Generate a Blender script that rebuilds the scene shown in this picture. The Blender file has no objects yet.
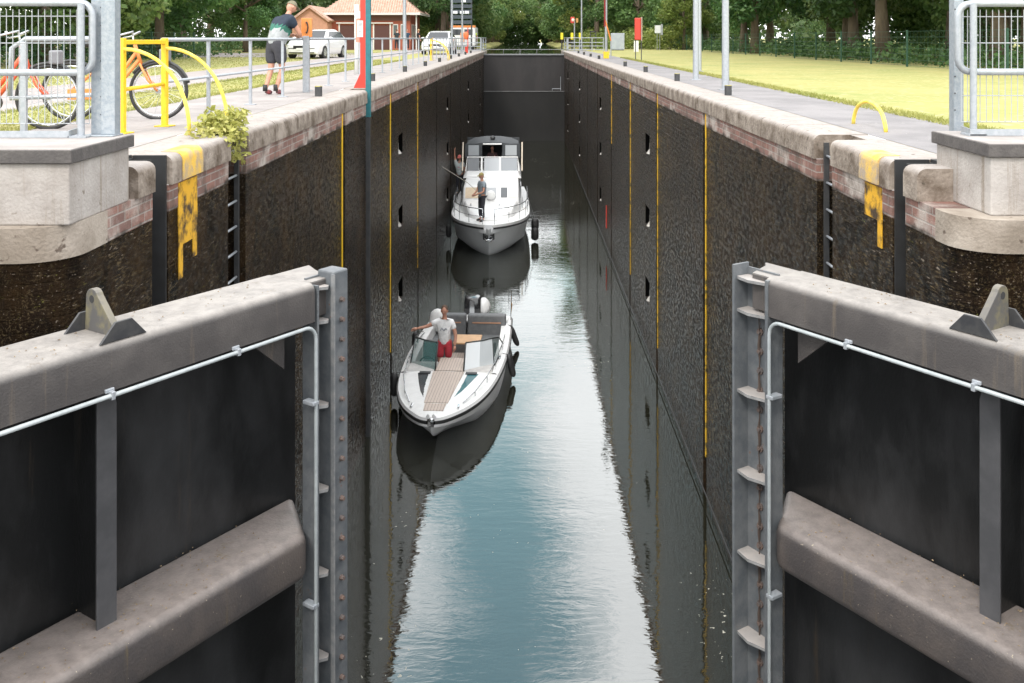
import bpy, bmesh, math, random
import numpy as np
from mathutils import Vector, Matrix
R = math.radians
PI = math.pi
random.seed(7)
sc = bpy.context.scene
col = sc.collection

# ------------------------------------------------------------------ camera
CZ = 8.0                       # camera height over the lock water
G = CZ - 1.04                  # quay level
cam_d = bpy.data.cameras.new('camera'); cam = bpy.data.objects.new('camera', cam_d); col.objects.link(cam)
cam.location = (0, 0, CZ); cam.rotation_euler = (R(90), 0, 0)
cam_d.lens = 33.75; cam_d.sensor_width = 36; cam_d.sensor_fit = 'HORIZONTAL'
cam_d.shift_x = -12/1024; cam_d.shift_y = -303.5/1024
cam_d.clip_start = 0.1; cam_d.clip_end = 3000
sc.camera = cam

# ------------------------------------------------------------------ world, sun, exposure
w = bpy.data.worlds.new('World'); sc.world = w; w.use_nodes = True
nt = w.node_tree; nt.nodes.clear()
def wn(t, **k):
    n = nt.nodes.new(t)
    for a, b in k.items(): setattr(n, a, b)
    return n
SUN_EL, SUN_AZ = 48, 205       # azimuth clockwise from +Y: behind the camera, slightly left
sky = wn('ShaderNodeTexSky'); sky.sky_type = 'NISHITA'; sky.sun_disc = False
sky.sun_elevation = R(SUN_EL); sky.sun_rotation = R(SUN_AZ)
tc = wn('ShaderNodeTexCoord')
mp = wn('ShaderNodeMapping'); mp.inputs['Scale'].default_value = (1.0, 1.0, 2.2); mp.inputs['Location'].default_value = (0.35, 0.1, 0.4)
no = wn('ShaderNodeTexNoise'); no.inputs['Scale'].default_value = 4.2; no.inputs['Detail'].default_value = 8; no.inputs['Roughness'].default_value = .58
nt.links.new(tc.outputs['Generated'], mp.inputs[0]); nt.links.new(mp.outputs[0], no.inputs['Vector'])
# a clear gap between the clouds, ahead of the camera at about 30 degrees elevation
dst = wn('ShaderNodeVectorMath', operation='SUBTRACT'); dst.inputs[1].default_value = (-0.035, 0.83, 0.55)
sc3 = wn('ShaderNodeVectorMath', operation='MULTIPLY'); sc3.inputs[1].default_value = (9.0, 3.0, 4.0)
ln = wn('ShaderNodeVectorMath', operation='LENGTH')
nt.links.new(tc.outputs['Generated'], dst.inputs[0]); nt.links.new(dst.outputs[0], sc3.inputs[0]); nt.links.new(sc3.outputs[0], ln.inputs[0])
gp = wn('ShaderNodeMapRange'); gp.inputs[1].default_value = 0.15; gp.inputs[2].default_value = 1.1; gp.inputs[3].default_value = -.20; gp.inputs[4].default_value = .13
nt.links.new(ln.outputs['Value'], gp.inputs[0])
ad = wn('ShaderNodeMath', operation='ADD'); nt.links.new(no.outputs[0], ad.inputs[0]); nt.links.new(gp.outputs[0], ad.inputs[1])
cm = wn('ShaderNodeMapRange'); cm.inputs[1].default_value = .40; cm.inputs[2].default_value = .58
nt.links.new(ad.outputs[0], cm.inputs[0])
bl = wn('ShaderNodeVectorMath', operation='MULTIPLY'); bl.inputs[1].default_value = (4.1, 4.3, 2.9)
nt.links.new(sky.outputs[0], bl.inputs[0])
CLOUD = 21.0
cr = wn('ShaderNodeMapRange'); cr.inputs[1].default_value = .35; cr.inputs[2].default_value = .75; cr.inputs[3].default_value = CLOUD*.75; cr.inputs[4].default_value = CLOUD*1.15
nt.links.new(ad.outputs[0], cr.inputs[0])
cc = wn('ShaderNodeVectorMath', operation='SCALE'); cc.inputs[0].default_value = (1.0, 1.0, 1.01); nt.links.new(cr.outputs[0], cc.inputs['Scale'])
mx = wn('ShaderNodeMix', data_type='RGBA'); nt.links.new(cm.outputs[0], mx.inputs[0]); nt.links.new(bl.outputs[0], mx.inputs[6]); nt.links.new(cc.outputs[0], mx.inputs[7])
bg = wn('ShaderNodeBackground'); bg.inputs[1].default_value = 0.10
ow = wn('ShaderNodeOutputWorld')
nt.links.new(mx.outputs[2], bg.inputs[0]); nt.links.new(bg.outputs[0], ow.inputs[0])

sd = bpy.data.lights.new('sun', 'SUN'); sun = bpy.data.objects.new('sun', sd); col.objects.link(sun)
sd.energy = 1.5; sd.angle = R(12); sd.color = (1, .95, .88)
az = R(SUN_AZ); el = R(SUN_EL)
sv = Vector((math.sin(az)*math.cos(el), math.cos(az)*math.cos(el), math.sin(el)))
sun.rotation_euler = sv.to_track_quat('Z', 'Y').to_euler()
vs = sc.view_settings
vs.view_transform = 'Standard'; vs.look = 'None'; vs.gamma = 1; vs.use_curve_mapping = False; vs.exposure = 0.5
sc.render.engine = 'CYCLES'
sc.cycles.use_denoising = True
sc.cycles.max_bounces = 7; sc.cycles.diffuse_bounces = 3; sc.cycles.glossy_bounces = 4; sc.cycles.transmission_bounces = 4; sc.cycles.transparent_max_bounces = 8
sc.cycles.caustics_reflective = True; sc.cycles.caustics_refractive = False
sc.cycles.sample_clamp_indirect = 6

# ------------------------------------------------------------------ materials
MATS = {}
def mat(name, c, c2=None, scale=4, rough=.6, metal=0, bump=0, bscale=60, lo=.4, hi=.62, spec=.5, stretch=(1,1,1), rough2=None, coat=0, dust=None, specks=None, streak=None):
    if name in MATS: return MATS[name]
    m = bpy.data.materials.new(name); m.use_nodes = True; t = m.node_tree; N = t.nodes; L = t.links
    b = N['Principled BSDF']
    b.inputs['Base Color'].default_value = (*c, 1); b.inputs['Roughness'].default_value = rough
    b.inputs['Metallic'].default_value = metal; b.inputs['Specular IOR Level'].default_value = spec
    b.inputs['Coat Weight'].default_value = coat
    g = N.new('ShaderNodeNewGeometry'); mp = N.new('ShaderNodeMapping'); mp.inputs['Scale'].default_value = stretch
    L.new(g.outputs['Position'], mp.inputs[0])
    last = None
    if c2:
        n = N.new('ShaderNodeTexNoise'); n.inputs['Scale'].default_value = scale; n.inputs['Detail'].default_value = 8; n.inputs['Roughness'].default_value = .65
        L.new(mp.outputs[0], n.inputs['Vector'])
        r = N.new('ShaderNodeMapRange'); r.inputs[1].default_value = lo; r.inputs[2].default_value = hi; L.new(n.outputs[0], r.inputs[0])
        x = N.new('ShaderNodeMix'); x.data_type = 'RGBA'; L.new(r.outputs[0], x.inputs[0]); x.inputs[6].default_value = (*c, 1); x.inputs[7].default_value = (*c2, 1)
        last = x.outputs[2]
        if rough2 is not None:
            q = N.new('ShaderNodeMapRange'); q.inputs[3].default_value = rough; q.inputs[4].default_value = rough2; L.new(r.outputs[0], q.inputs[0]); L.new(q.outputs[0], b.inputs['Roughness'])
    def mixin(fac, colr, prev):
        x = N.new('ShaderNodeMix'); x.data_type = 'RGBA'; L.new(fac, x.inputs[0])
        if prev: L.new(prev, x.inputs[6])
        else: x.inputs[6].default_value = (*c, 1)
        x.inputs[7].default_value = (*colr, 1); return x.outputs[2]
    if dust:      # dust and lichen lying on upward faces
        s = N.new('ShaderNodeSeparateXYZ'); L.new(g.outputs['Normal'], s.inputs[0])
        n = N.new('ShaderNodeTexNoise'); n.inputs['Scale'].default_value = 9; n.inputs['Detail'].default_value = 9; n.inputs['Roughness'].default_value = .7; L.new(g.outputs['Position'], n.inputs['Vector'])
        r = N.new('ShaderNodeMapRange'); r.inputs[1].default_value = .25; r.inputs[2].default_value = .95; L.new(s.outputs[2], r.inputs[0])
        r2 = N.new('ShaderNodeMapRange'); r2.inputs[1].default_value = .3; r2.inputs[2].default_value = .6; r2.inputs[3].default_value = .45; L.new(n.outputs[0], r2.inputs[0])
        mu = N.new('ShaderNodeMath'); mu.operation = 'MULTIPLY'; L.new(r.outputs[0], mu.inputs[0]); L.new(r2.outputs[0], mu.inputs[1])
        last = mixin(mu.outputs[0], dust, last)
    if streak:
        mp3 = N.new('ShaderNodeMapping'); mp3.inputs['Scale'].default_value = (6, 6, .35); L.new(g.outputs['Position'], mp3.inputs[0])
        n = N.new('ShaderNodeTexNoise'); n.inputs['Scale'].default_value = 1.6; n.inputs['Detail'].default_value = 7; n.inputs['Roughness'].default_value = .7; L.new(mp3.outputs[0], n.inputs['Vector'])
        r = N.new('ShaderNodeMapRange'); r.inputs[1].default_value = streak[1]; r.inputs[2].default_value = streak[1]+.12; r.inputs[4].default_value = .8; L.new(n.outputs[0], r.inputs[0])
        last = mixin(r.outputs[0], streak[0], last)
    if specks:
        colr, ss, th = specks
        n = N.new('ShaderNodeTexNoise'); n.inputs['Scale'].default_value = ss; n.inputs['Detail'].default_value = 3; L.new(g.outputs['Position'], n.inputs['Vector'])
        r = N.new('ShaderNodeMapRange'); r.inputs[1].default_value = th; r.inputs[2].default_value = th+.05; L.new(n.outputs[0], r.inputs[0])
        last = mixin(r.outputs[0], colr, last)
    if last: L.new(last, b.inputs['Base Color'])
    if bump:
        n2 = N.new('ShaderNodeTexNoise'); n2.inputs['Scale'].default_value = bscale; n2.inputs['Detail'].default_value = 6; L.new(mp.outputs[0], n2.inputs['Vector'])
        bu = N.new('ShaderNodeBump'); bu.inputs['Strength'].default_value = bump; bu.inputs['Distance'].default_value = .02
        L.new(n2.outputs[0], bu.inputs['Height']); L.new(bu.outputs[0], b.inputs['Normal'])
    MATS[name] = m
    return m

def wall_mat(name, kind):
    """brickwork: 'dark' = slimy algae-covered brick, 'band' = washed red brick under the coping"""
    m = bpy.data.materials.new(name); m.use_nodes = True; t = m.node_tree; N = t.nodes; L = t.links; b = N['Principled BSDF']
    g = N.new('ShaderNodeNewGeometry'); s = N.new('ShaderNodeSeparateXYZ'); L.new(g.outputs['Position'], s.inputs[0])
    a = N.new('ShaderNodeMath'); a.operation = 'ADD'; L.new(s.outputs[0], a.inputs[0]); L.new(s.outputs[1], a.inputs[1])
    cv = N.new('ShaderNodeCombineXYZ'); L.new(a.outputs[0], cv.inputs[0]); L.new(s.outputs[2], cv.inputs[1])
    br = N.new('ShaderNodeTexBrick'); L.new(cv.outputs[0], br.inputs['Vector'])
    br.inputs['Scale'].default_value = 1; br.inputs['Brick Width'].default_value = .26; br.inputs['Row Height'].default_value = .083
    br.inputs['Mortar Size'].default_value = .008; br.inputs['Mortar Smooth'].default_value = .3
    def noise(sc_, det=6, st=(1,1,1), ro=.6):
        mp = N.new('ShaderNodeMapping'); mp.inputs['Scale'].default_value = st; L.new(g.outputs['Position'], mp.inputs[0])
        n = N.new('ShaderNodeTexNoise'); n.inputs['Scale'].default_value = sc_; n.inputs['Detail'].default_value = det; n.inputs['Roughness'].default_value = ro; L.new(mp.outputs[0], n.inputs['Vector']); return n.outputs[0]
    def rng(o, lo, hi, c_=0, d_=1):
        r = N.new('ShaderNodeMapRange'); r.inputs[1].default_value = lo; r.inputs[2].default_value = hi; r.inputs[3].default_value = c_; r.inputs[4].default_value = d_; L.new(o, r.inputs[0]); return r.outputs[0]
    def mix(f, A, B):
        x = N.new('ShaderNodeMix'); x.data_type = 'RGBA'; L.new(f, x.inputs[0])
        for i, v in ((6, A), (7, B)):
            if isinstance(v, tuple): x.inputs[i].default_value = (*v, 1)
            else: L.new(v, x.inputs[i])
        return x.outputs[2]
    if kind == 'dark':
        br.inputs['Color1'].default_value = (.008, .0058, .0045, 1); br.inputs['Color2'].default_value = (.020, .013, .009, 1); br.inputs['Mortar'].default_value = (.014, .010, .007, 1)
        c = mix(rng(noise(1.1, 9, (1, 1, .8), .75), .45, .68), br.outputs[0], (.040, .023, .010))
        c = mix(rng(noise(2.6, 8, (1, 1, .6), .7), .50, .62), c, (.004, .0033, .0025))
        # flecks of weed, thick near the camera end and thinning out into the chamber
        yfade = rng(s.outputs[1], 10, 34, .0, .055)
        fl = N.new('ShaderNodeMath'); fl.operation = 'SUBTRACT'; L.new(noise(58, 4, (1, .20, 1), .75), fl.inputs[0]); L.new(yfade, fl.inputs[1])
        cl = N.new('ShaderNodeMath'); cl.operation = 'MULTIPLY'; L.new(rng(fl.outputs[0], .53, .60), cl.inputs[0]); L.new(rng(noise(3.2, 7, (1, .7, .8), .7), .42, .62, .12, 1), cl.inputs[1])
        c = mix(cl.outputs[0], c, (.135, .10, .055))
        fl2 = N.new('ShaderNodeMath'); fl2.operation = 'SUBTRACT'; L.new(noise(30, 5, (1, .2, 1), .8), fl2.inputs[0]); L.new(yfade, fl2.inputs[1])
        c = mix(rng(fl2.outputs[0], .64, .69), c, (.17, .16, .045))
        c = mix(rng(noise(55, 3, (1, .2, 1)), .65, .69), c, (.24, .20, .16))
        L.new(c, b.inputs['Base Color'])
        L.new(rng(noise(26, 7, (1, .28, .55), .8), .42, .58, .10, .52), b.inputs['Roughness'])
        L.new(rng(s.outputs[1], 13, 24, .04, .17), b.inputs['Specular IOR Level'])
        bd = .024; bs = 1.0
    else:
        br.inputs['Color1'].default_value = (.27, .135, .105, 1); br.inputs['Color2'].default_value = (.17, .095, .08, 1); br.inputs['Mortar'].default_value = (.30, .265, .24, 1)
        c = mix(rng(noise(1.1, 6), .52, .62), br.outputs[0], (.42, .37, .33))
        c = mix(rng(noise(2.6, 9, ro=.75), .48, .66), c, (.10, .075, .06))
        # the tide mark: algae climbing from below
        zz = N.new('ShaderNodeMath'); zz.operation = 'ADD'; L.new(s.outputs[2], zz.inputs[0]); L.new(rng(noise(2.5, 8), .3, .7, -.06, .05), zz.inputs[1])
        c = mix(rng(zz.outputs[0], G-.52, G-.47, 1, 0), c, (.035, .025, .018))
        L.new(c, b.inputs['Base Color']); b.inputs['Roughness'].default_value = .8; bd = .008; bs = .7
    h = N.new('ShaderNodeMath'); h.operation = 'MULTIPLY_ADD'; h.inputs[1].default_value = -.6 if kind != 'dark' else -.75; L.new(br.outputs['Fac'], h.inputs[0]); L.new(noise(60, 7, (1, .30, .9), .75), h.inputs[2])
    bu = N.new('ShaderNodeBump'); bu.inputs['Strength'].default_value = bs; bu.inputs['Distance'].default_value = bd; L.new(h.outputs[0], bu.inputs['Height']); L.new(bu.outputs[0], b.inputs['Normal'])
    MATS[name] = m; return m

def glass(name, tint, alpha=.5, rough=.03):
    m = bpy.data.materials.new(name); m.use_nodes = True; N = m.node_tree.nodes; L = m.node_tree.links
    b = N['Principled BSDF']; b.inputs['Base Color'].default_value = (*tint, 1); b.inputs['Roughness'].default_value = rough; b.inputs['Alpha'].default_value = alpha
    b.inputs['Specular IOR Level'].default_value = .9
    MATS[name] = m; return m

def leaf_mat(name, ca, cb, cc_):
    m = bpy.data.materials.new(name); m.use_nodes = True; N = m.node_tree.nodes; L = m.node_tree.links
    b = N['Principled BSDF']; g = N.new('ShaderNodeNewGeometry'); o = N.new('ShaderNodeObjectInfo')
    rp = N.new('ShaderNodeValToRGB'); e = rp.color_ramp.elements; e[0].color = (*ca, 1); e[1].color = (*cc_, 1); k = e.new(.55); k.color = (*cb, 1)
    n = N.new('ShaderNodeTexNoise'); n.inputs['Scale'].default_value = .35; n.inputs['Detail'].default_value = 3; L.new(g.outputs['Position'], n.inputs['Vector'])
    a = N.new('ShaderNodeMath'); a.operation = 'MULTIPLY_ADD'; a.inputs[1].default_value = .45; L.new(g.outputs['Random Per Island'], a.inputs[0])
    r = N.new('ShaderNodeMapRange'); r.inputs[1].default_value = .3; r.inputs[2].default_value = .7; r.inputs[3].default_value = 0; r.inputs[4].default_value = .55; L.new(n.outputs[0], r.inputs[0]); L.new(r.outputs[0], a.inputs[2])
    L.new(a.outputs[0], rp.inputs[0])
    hs = N.new('ShaderNodeHueSaturation'); hv = N.new('ShaderNodeMapRange'); hv.inputs[3].default_value = .47; hv.inputs[4].default_value = .52; L.new(o.outputs['Random'], hv.inputs[0]); L.new(hv.outputs[0], hs.inputs['Hue']); L.new(rp.outputs[0], hs.inputs['Color'])
    L.new(hs.outputs[0], b.inputs['Base Color']); b.inputs['Roughness'].default_value = .5; b.inputs['Specular IOR Level'].default_value = .35
    tr = N.new('ShaderNodeBsdfTranslucent'); L.new(hs.outputs[0], tr.inputs[0])
    mxs = N.new('ShaderNodeMixShader'); mxs.inputs[0].default_value = .35; L.new(b.outputs[0], mxs.inputs[1]); L.new(tr.outputs[0], mxs.inputs[2])
    L.new(mxs.outputs[0], N['Material Output'].inputs[0])
    MATS[name] = m; return m

def water_mat(name, deep, ior, ripple, specks=True, flat_far=False):
    m = bpy.data.materials.new(name); m.use_nodes = True; t = m.node_tree; N = t.nodes; L = t.links; N.clear()
    out = N.new('ShaderNodeOutputMaterial'); g = N.new('ShaderNodeNewGeometry')
    d = N.new('ShaderNodeBsdfDiffuse'); d.inputs[0].default_value = (*deep, 1)
    gl = N.new('ShaderNodeBsdfGlossy'); gl.inputs['Roughness'].default_value = .02; gl.inputs[0].default_value = (.97, 1, 1, 1)
    fr = N.new('ShaderNodeFresnel'); fr.inputs[0].default_value = ior
    mx = N.new('ShaderNodeMixShader'); L.new(fr.outputs[0], mx.inputs[0]); L.new(d.outputs[0], mx.inputs[1]); L.new(gl.outputs[0], mx.inputs[2])
    def noise(s_, st, det=3, ro=.5):
        mp = N.new('ShaderNodeMapping'); mp.inputs['Scale'].default_value = st; L.new(g.outputs['Position'], mp.inputs[0])
        n = N.new('ShaderNodeTexNoise'); n.inputs['Scale'].default_value = s_; n.inputs['Detail'].default_value = det; n.inputs['Roughness'].default_value = ro; n.inputs['Distortion'].default_value = .6; L.new(mp.outputs[0], n.inputs['Vector']); return n.outputs[0]
    a = N.new('ShaderNodeMath'); a.operation = 'MULTIPLY_ADD'; L.new(noise(1.3, (.35, 1.2, 1), 3), a.inputs[0]); a.inputs[1].default_value = 2.2; L.new(noise(5.5, (.55, 1.5, 1), 3, .55), a.inputs[2])
    bu = N.new('ShaderNodeBump'); bu.inputs['Strength'].default_value = 1; bu.inputs['Distance'].default_value = ripple
    L.new(a.outputs[0], bu.inputs['Height']); L.new(bu.outputs[0], gl.inputs['Normal']); L.new(bu.outputs[0], fr.inputs['Normal'])
    res = mx.outputs[0]
    if specks:     # floating fluff and leaf bits, in drifts
        n1 = noise(15, (1, .9, 1), 2); n2 = noise(.45, (1, .55, 1), 3)
        r2 = N.new('ShaderNodeMapRange'); r2.inputs[1].default_value = .42; r2.inputs[2].default_value = .66; r2.inputs[3].default_value = 0; r2.inputs[4].default_value = .15; L.new(n2, r2.inputs[0])
        s_ = N.new('ShaderNodeMath'); s_.operation = 'ADD'; L.new(n1, s_.inputs[0]); L.new(r2.outputs[0], s_.inputs[1])
        r = N.new('ShaderNodeMapRange'); r.inputs[1].default_value = .835; r.inputs[2].default_value = .845; L.new(s_.outputs[0], r.inputs[0])
        d2 = N.new('ShaderNodeBsdfDiffuse'); d2.inputs[0].default_value = (.45, .44, .38, 1)
        m2 = N.new('ShaderNodeMixShader'); L.new(r.outputs[0], m2.inputs[0]); L.new(res, m2.inputs[1]); L.new(d2.outputs[0], m2.inputs[2]); res = m2.outputs[0]
    L.new(res, out.inputs[0]); MATS[name] = m; return m

# ------------------------------------------------------------------ mesh helpers
class MB:
    def __init__(s): s.v = []; s.f = []; s.mi = []
    def add(s, vs_, fs, mi=0):
        o = len(s.v); s.v += [tuple(v) for v in vs_]; s.f += [tuple(i+o for i in f) for f in fs]; s.mi += [mi]*len(fs); return s
    def box(s, x0, y0, z0, x1, y1, z1, mi=0):
        if x0 > x1: x0, x1 = x1, x0
        if y0 > y1: y0, y1 = y1, y0
        if z0 > z1: z0, z1 = z1, z0
        return s.add([(x0,y0,z0),(x1,y0,z0),(x1,y1,z0),(x0,y1,z0),(x0,y0,z1),(x1,y0,z1),(x1,y1,z1),(x0,y1,z1)],
              [(0,3,2,1),(4,5,6,7),(0,1,5,4),(1,2,6,5),(2,3,7,6),(3,0,4,7)], mi)
    def prism(s, poly, axis, a, b, mi=0):
        """poly in the two other axes (cyclic order), extruded from a to b along axis"""
        n = len(poly)
        def P(p, t):
            if axis == 'x': return (t, p[0], p[1])
            if axis == 'y': return (p[0], t, p[1])
            return (p[0], p[1], t)
        vs_ = [P(p, a) for p in poly] + [P(p, b) for p in poly]
        fs = [tuple(range(n))[::-1], tuple(range(n, 2*n))] + [(i, (i+1) % n, n+(i+1) % n, n+i) for i in range(n)]
        return s.add(vs_, fs, mi)
    def tube(s, pts, r, n=8, mi=0, cap=True, r2=None):
        pts = [Vector(p) for p in pts]; k = len(pts); rs = r if isinstance(r, (list, tuple)) else [r + ((r2 if r2 is not None else r) - r)*i/max(1, k-1) for i in range(k)]
        vs_ = []; up = None
        for i, p in enumerate(pts):
            t = (pts[min(i+1, k-1)] - pts[max(i-1, 0)]).normalized()
            if up is None:
                a = Vector((0, 0, 1)) if abs(t.z) < .9 else Vector((1, 0, 0)); up = t.cross(a).normalized()
            else:
                up = (up - t*up.dot(t)).normalized()
            q = t.cross(up)
            for j in range(n):
                an = 2*PI*j/n; vs_.append(p + (up*math.cos(an) + q*math.sin(an))*rs[i])
        fs = [(i*n+j, i*n+(j+1) % n, (i+1)*n+(j+1) % n, (i+1)*n+j) for i in range(k-1) for j in range(n)]
        if cap: fs += [tuple(range(n))[::-1], tuple((k-1)*n+j for j in range(n))]
        return s.add(vs_, fs, mi)
    def ball(s, c, r, n=8, m=6, mi=0):
        if not isinstance(r, (tuple, list)): r = (r, r, r)
        vs_ = [(c[0], c[1], c[2]-r[2])]
        for i in range(1, m):
            ph = -PI/2 + PI*i/m
            for j in range(n): an = 2*PI*j/n; vs_.append((c[0]+r[0]*math.cos(ph)*math.cos(an), c[1]+r[1]*math.cos(ph)*math.sin(an), c[2]+r[2]*math.sin(ph)))
        vs_.append((c[0], c[1], c[2]+r[2])); T = len(vs_)-1
        fs = [(0, 1+(j+1) % n, 1+j) for j in range(n)]
        for i in range(m-2):
            for j in range(n): a = 1+i*n+j; b_ = 1+i*n+(j+1) % n; fs.append((a, b_, b_+n, a+n))
        fs += [(1+(m-2)*n+j, 1+(m-2)*n+(j+1) % n, T) for j in range(n)]
        return s.add(vs_, fs, mi)
    def loft(s, rings, mi=0, closed=True, caps=True):
        n = len(rings[0]); vs_ = [p for r in rings for p in r]; fs = []
        for i in range(len(rings)-1):
            for j in range(n if closed else n-1):
                fs.append((i*n+j, i*n+(j+1) % n, (i+1)*n+(j+1) % n, (i+1)*n+j))
        if caps and closed: fs += [tuple(range(n))[::-1], tuple((len(rings)-1)*n+j for j in range(n))]
        return s.add(vs_, fs, mi)
    def build(s, name, mats, parent=None, bevel=0, smooth=False, seg=2, loc=None, recalc=True, angle=None):
        me = bpy.data.meshes.new(name); me.from_pydata(s.v, [], s.f)
        if not isinstance(mats, (list, tuple)): mats = [mats]
        for m_ in mats: me.materials.append(m_)
        me.polygons.foreach_set('material_index', s.mi)
        if recalc or bevel:
            bm = bmesh.new(); bm.from_mesh(me)
            if bevel:
                bmesh.ops.remove_doubles(bm, verts=bm.verts, dist=1e-5)
            if recalc: bmesh.ops.recalc_face_normals(bm, faces=bm.faces)
            if bevel:
                ed = [e for e in bm.edges if len(e.link_faces) == 2 and e.calc_face_angle(0) > .5]
                bmesh.ops.bevel(bm, geom=ed, offset=bevel, segments=seg, profile=.5, affect='EDGES', clamp_overlap=True)
            bm.to_mesh(me); bm.free()
        if smooth: me.polygons.foreach_set('use_smooth', [True]*len(me.polygons))
        if smooth and angle is not None:
            try: me.set_sharp_from_angle(angle=R(angle))
            except Exception: pass
        me.update()
        o = bpy.data.objects.new(name, me); col.objects.link(o)
        if parent is not None: o.parent = parent
        if loc is not None: o.location = loc
        return o

def tag(o, label=None, cat=None, group=None, kind=None):
    if label: o['label'] = label
    if cat: o['category'] = cat
    if group: o['group'] = group
    if kind: o['kind'] = kind
    return o
def empty(name, loc, label, cat, rz=0, group=None):
    o = bpy.data.objects.new(name, None); col.objects.link(o); o.location = loc; o.rotation_euler = (0, 0, rz); o.empty_display_size = .2
    return tag(o, label, cat, group)
def copy_tree(o, parent=None):
    c = o.copy(); col.objects.link(c); c.parent = parent
    for ch in list(o.children): copy_tree(ch, c)
    return c
def put(o, loc, rz=0, label=None, group=None, scale=None):
    o.location = loc; o.rotation_euler = (0, 0, rz)
    if label: o['label'] = label
    if group: o['group'] = group
    if scale: o.scale = scale
    return o
ORD = ['nearest', 'second', 'third', 'fourth', 'fifth', 'sixth', 'seventh', 'eighth', 'ninth', 'tenth', 'eleventh', 'twelfth', 'thirteenth', 'fourteenth', 'fifteenth', 'sixteenth', 'seventeenth', 'eighteenth', 'nineteenth', 'twentieth',
       'twenty-first', 'twenty-second', 'twenty-third', 'twenty-fourth']

# shared materials
steel = mat('galvanised_steel', (.33, .36, .39), (.40, .42, .45), 25, rough=.45, metal=.35, bump=.1, bscale=80)
steel_dark = mat('weathered_steel', (.20, .21, .22), (.28, .28, .28), 20, rough=.55, metal=.3)
gate_paint = mat('gate_paint', (.055, .050, .049), (.085, .077, .073), 2.2, rough=.5, bump=.15, bscale=90, dust=(.27, .25, .23), specks=((.17, .14, .10), 34, .74), streak=((.13, .105, .08), .60))
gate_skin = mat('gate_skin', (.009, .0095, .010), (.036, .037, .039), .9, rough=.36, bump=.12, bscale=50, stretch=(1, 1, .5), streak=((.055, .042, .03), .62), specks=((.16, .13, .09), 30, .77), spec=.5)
gate_rust = mat('gate_lower_beam', (.056, .050, .050), (.085, .072, .066), 3, rough=.55, bump=.25, bscale=70, dust=(.22, .19, .175), specks=((.34, .29, .22), 60, .70), streak=((.14, .105, .05), .60))
post_paint = mat('post_paint', (.095, .105, .115), (.14, .148, .155), 9, rough=.45, bump=.12, specks=((.16, .08, .05), 18, .70))
concrete = mat('pale_concrete', (.42, .39, .365), (.30, .27, .245), 1.7, rough=.85, bump=.35, bscale=45, streak=((.23, .19, .15), .54), specks=((.20, .17, .14), 12, .69))
pave = mat('quay_paving', (.34, .312, .30), (.26, .24, .23), 1.1, rough=.9, bump=.4, bscale=60, specks=((.25, .23, .21), 9, .68))
asphalt = mat('path_asphalt', (.27, .255, .26), (.20, .19, .195), .9, rough=.9, bump=.5, bscale=90)
cope = mat('coping_stone', (.33, .28, .235), (.10, .072, .05), 3.2, rough=.85, bump=.7, bscale=24, lo=.36, hi=.64, dust=(.35, .32, .30), specks=((.10, .08, .06), 14, .67))
yellow = mat('yellow_paint', (.82, .52, .02), (.66, .40, .03), 14, rough=.45, lo=.5, hi=.7, specks=((.25, .15, .05), 60, .72))
yellow_pale = mat('sunbleached_yellow_paint', (.85, .66, .12), (.75, .52, .05), 6, rough=.5, specks=((.2, .13, .06), 50, .73))
yellow_moss = mat('weedy_yellow_paint', (.70, .42, .02), (.10, .08, .02), 9, rough=.6, lo=.50, hi=.60)
white = mat('white_gelcoat', (.80, .80, .79), (.74, .74, .73), 3, rough=.25, coat=.3)
black = mat('black_rubber', (.015, .015, .016), (.03, .03, .03), 10, rough=.6)
dark_metal = mat('dark_metal', (.035, .037, .04), (.055, .055, .055), 10, rough=.5)
green_metal = mat('green_coated_steel', (.012, .055, .03), (.02, .07, .04), 8, rough=.5)
red = mat('red_paint', (.62, .045, .03), (.52, .05, .03), 6, rough=.5)
teal = mat('teal_paint', (.02, .16, .18), (.02, .12, .14), 8, rough=.5)
orange = mat('orange_paint', (.75, .27, .07), (.66, .22, .06), 6, rough=.4)
wall_dark = wall_mat('slimy_brick', 'dark')
wall_band = wall_mat('washed_brick', 'band')
bark = mat('bark', (.10, .075, .055), (.18, .14, .10), 3, rough=.9, bump=.8, bscale=12, stretch=(1, 1, .25))
leaf_green = leaf_mat('leaves_green', (.05, .105, .033), (.13, .235, .07), (.30, .39, .14))
leaf_dark = leaf_mat('leaves_dark', (.028, .066, .022), (.078, .155, .048), (.21, .30, .11))
leaf_light = leaf_mat('leaves_light', (.09, .15, .03), (.19, .26, .06), (.36, .38, .13))
leaf_lemon = leaf_mat('leaves_lemon', (.18, .24, .05), (.40, .44, .12), (.58, .57, .22))
chrome = mat('stainless', (.6, .62, .64), rough=.2, metal=.9)
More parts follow.
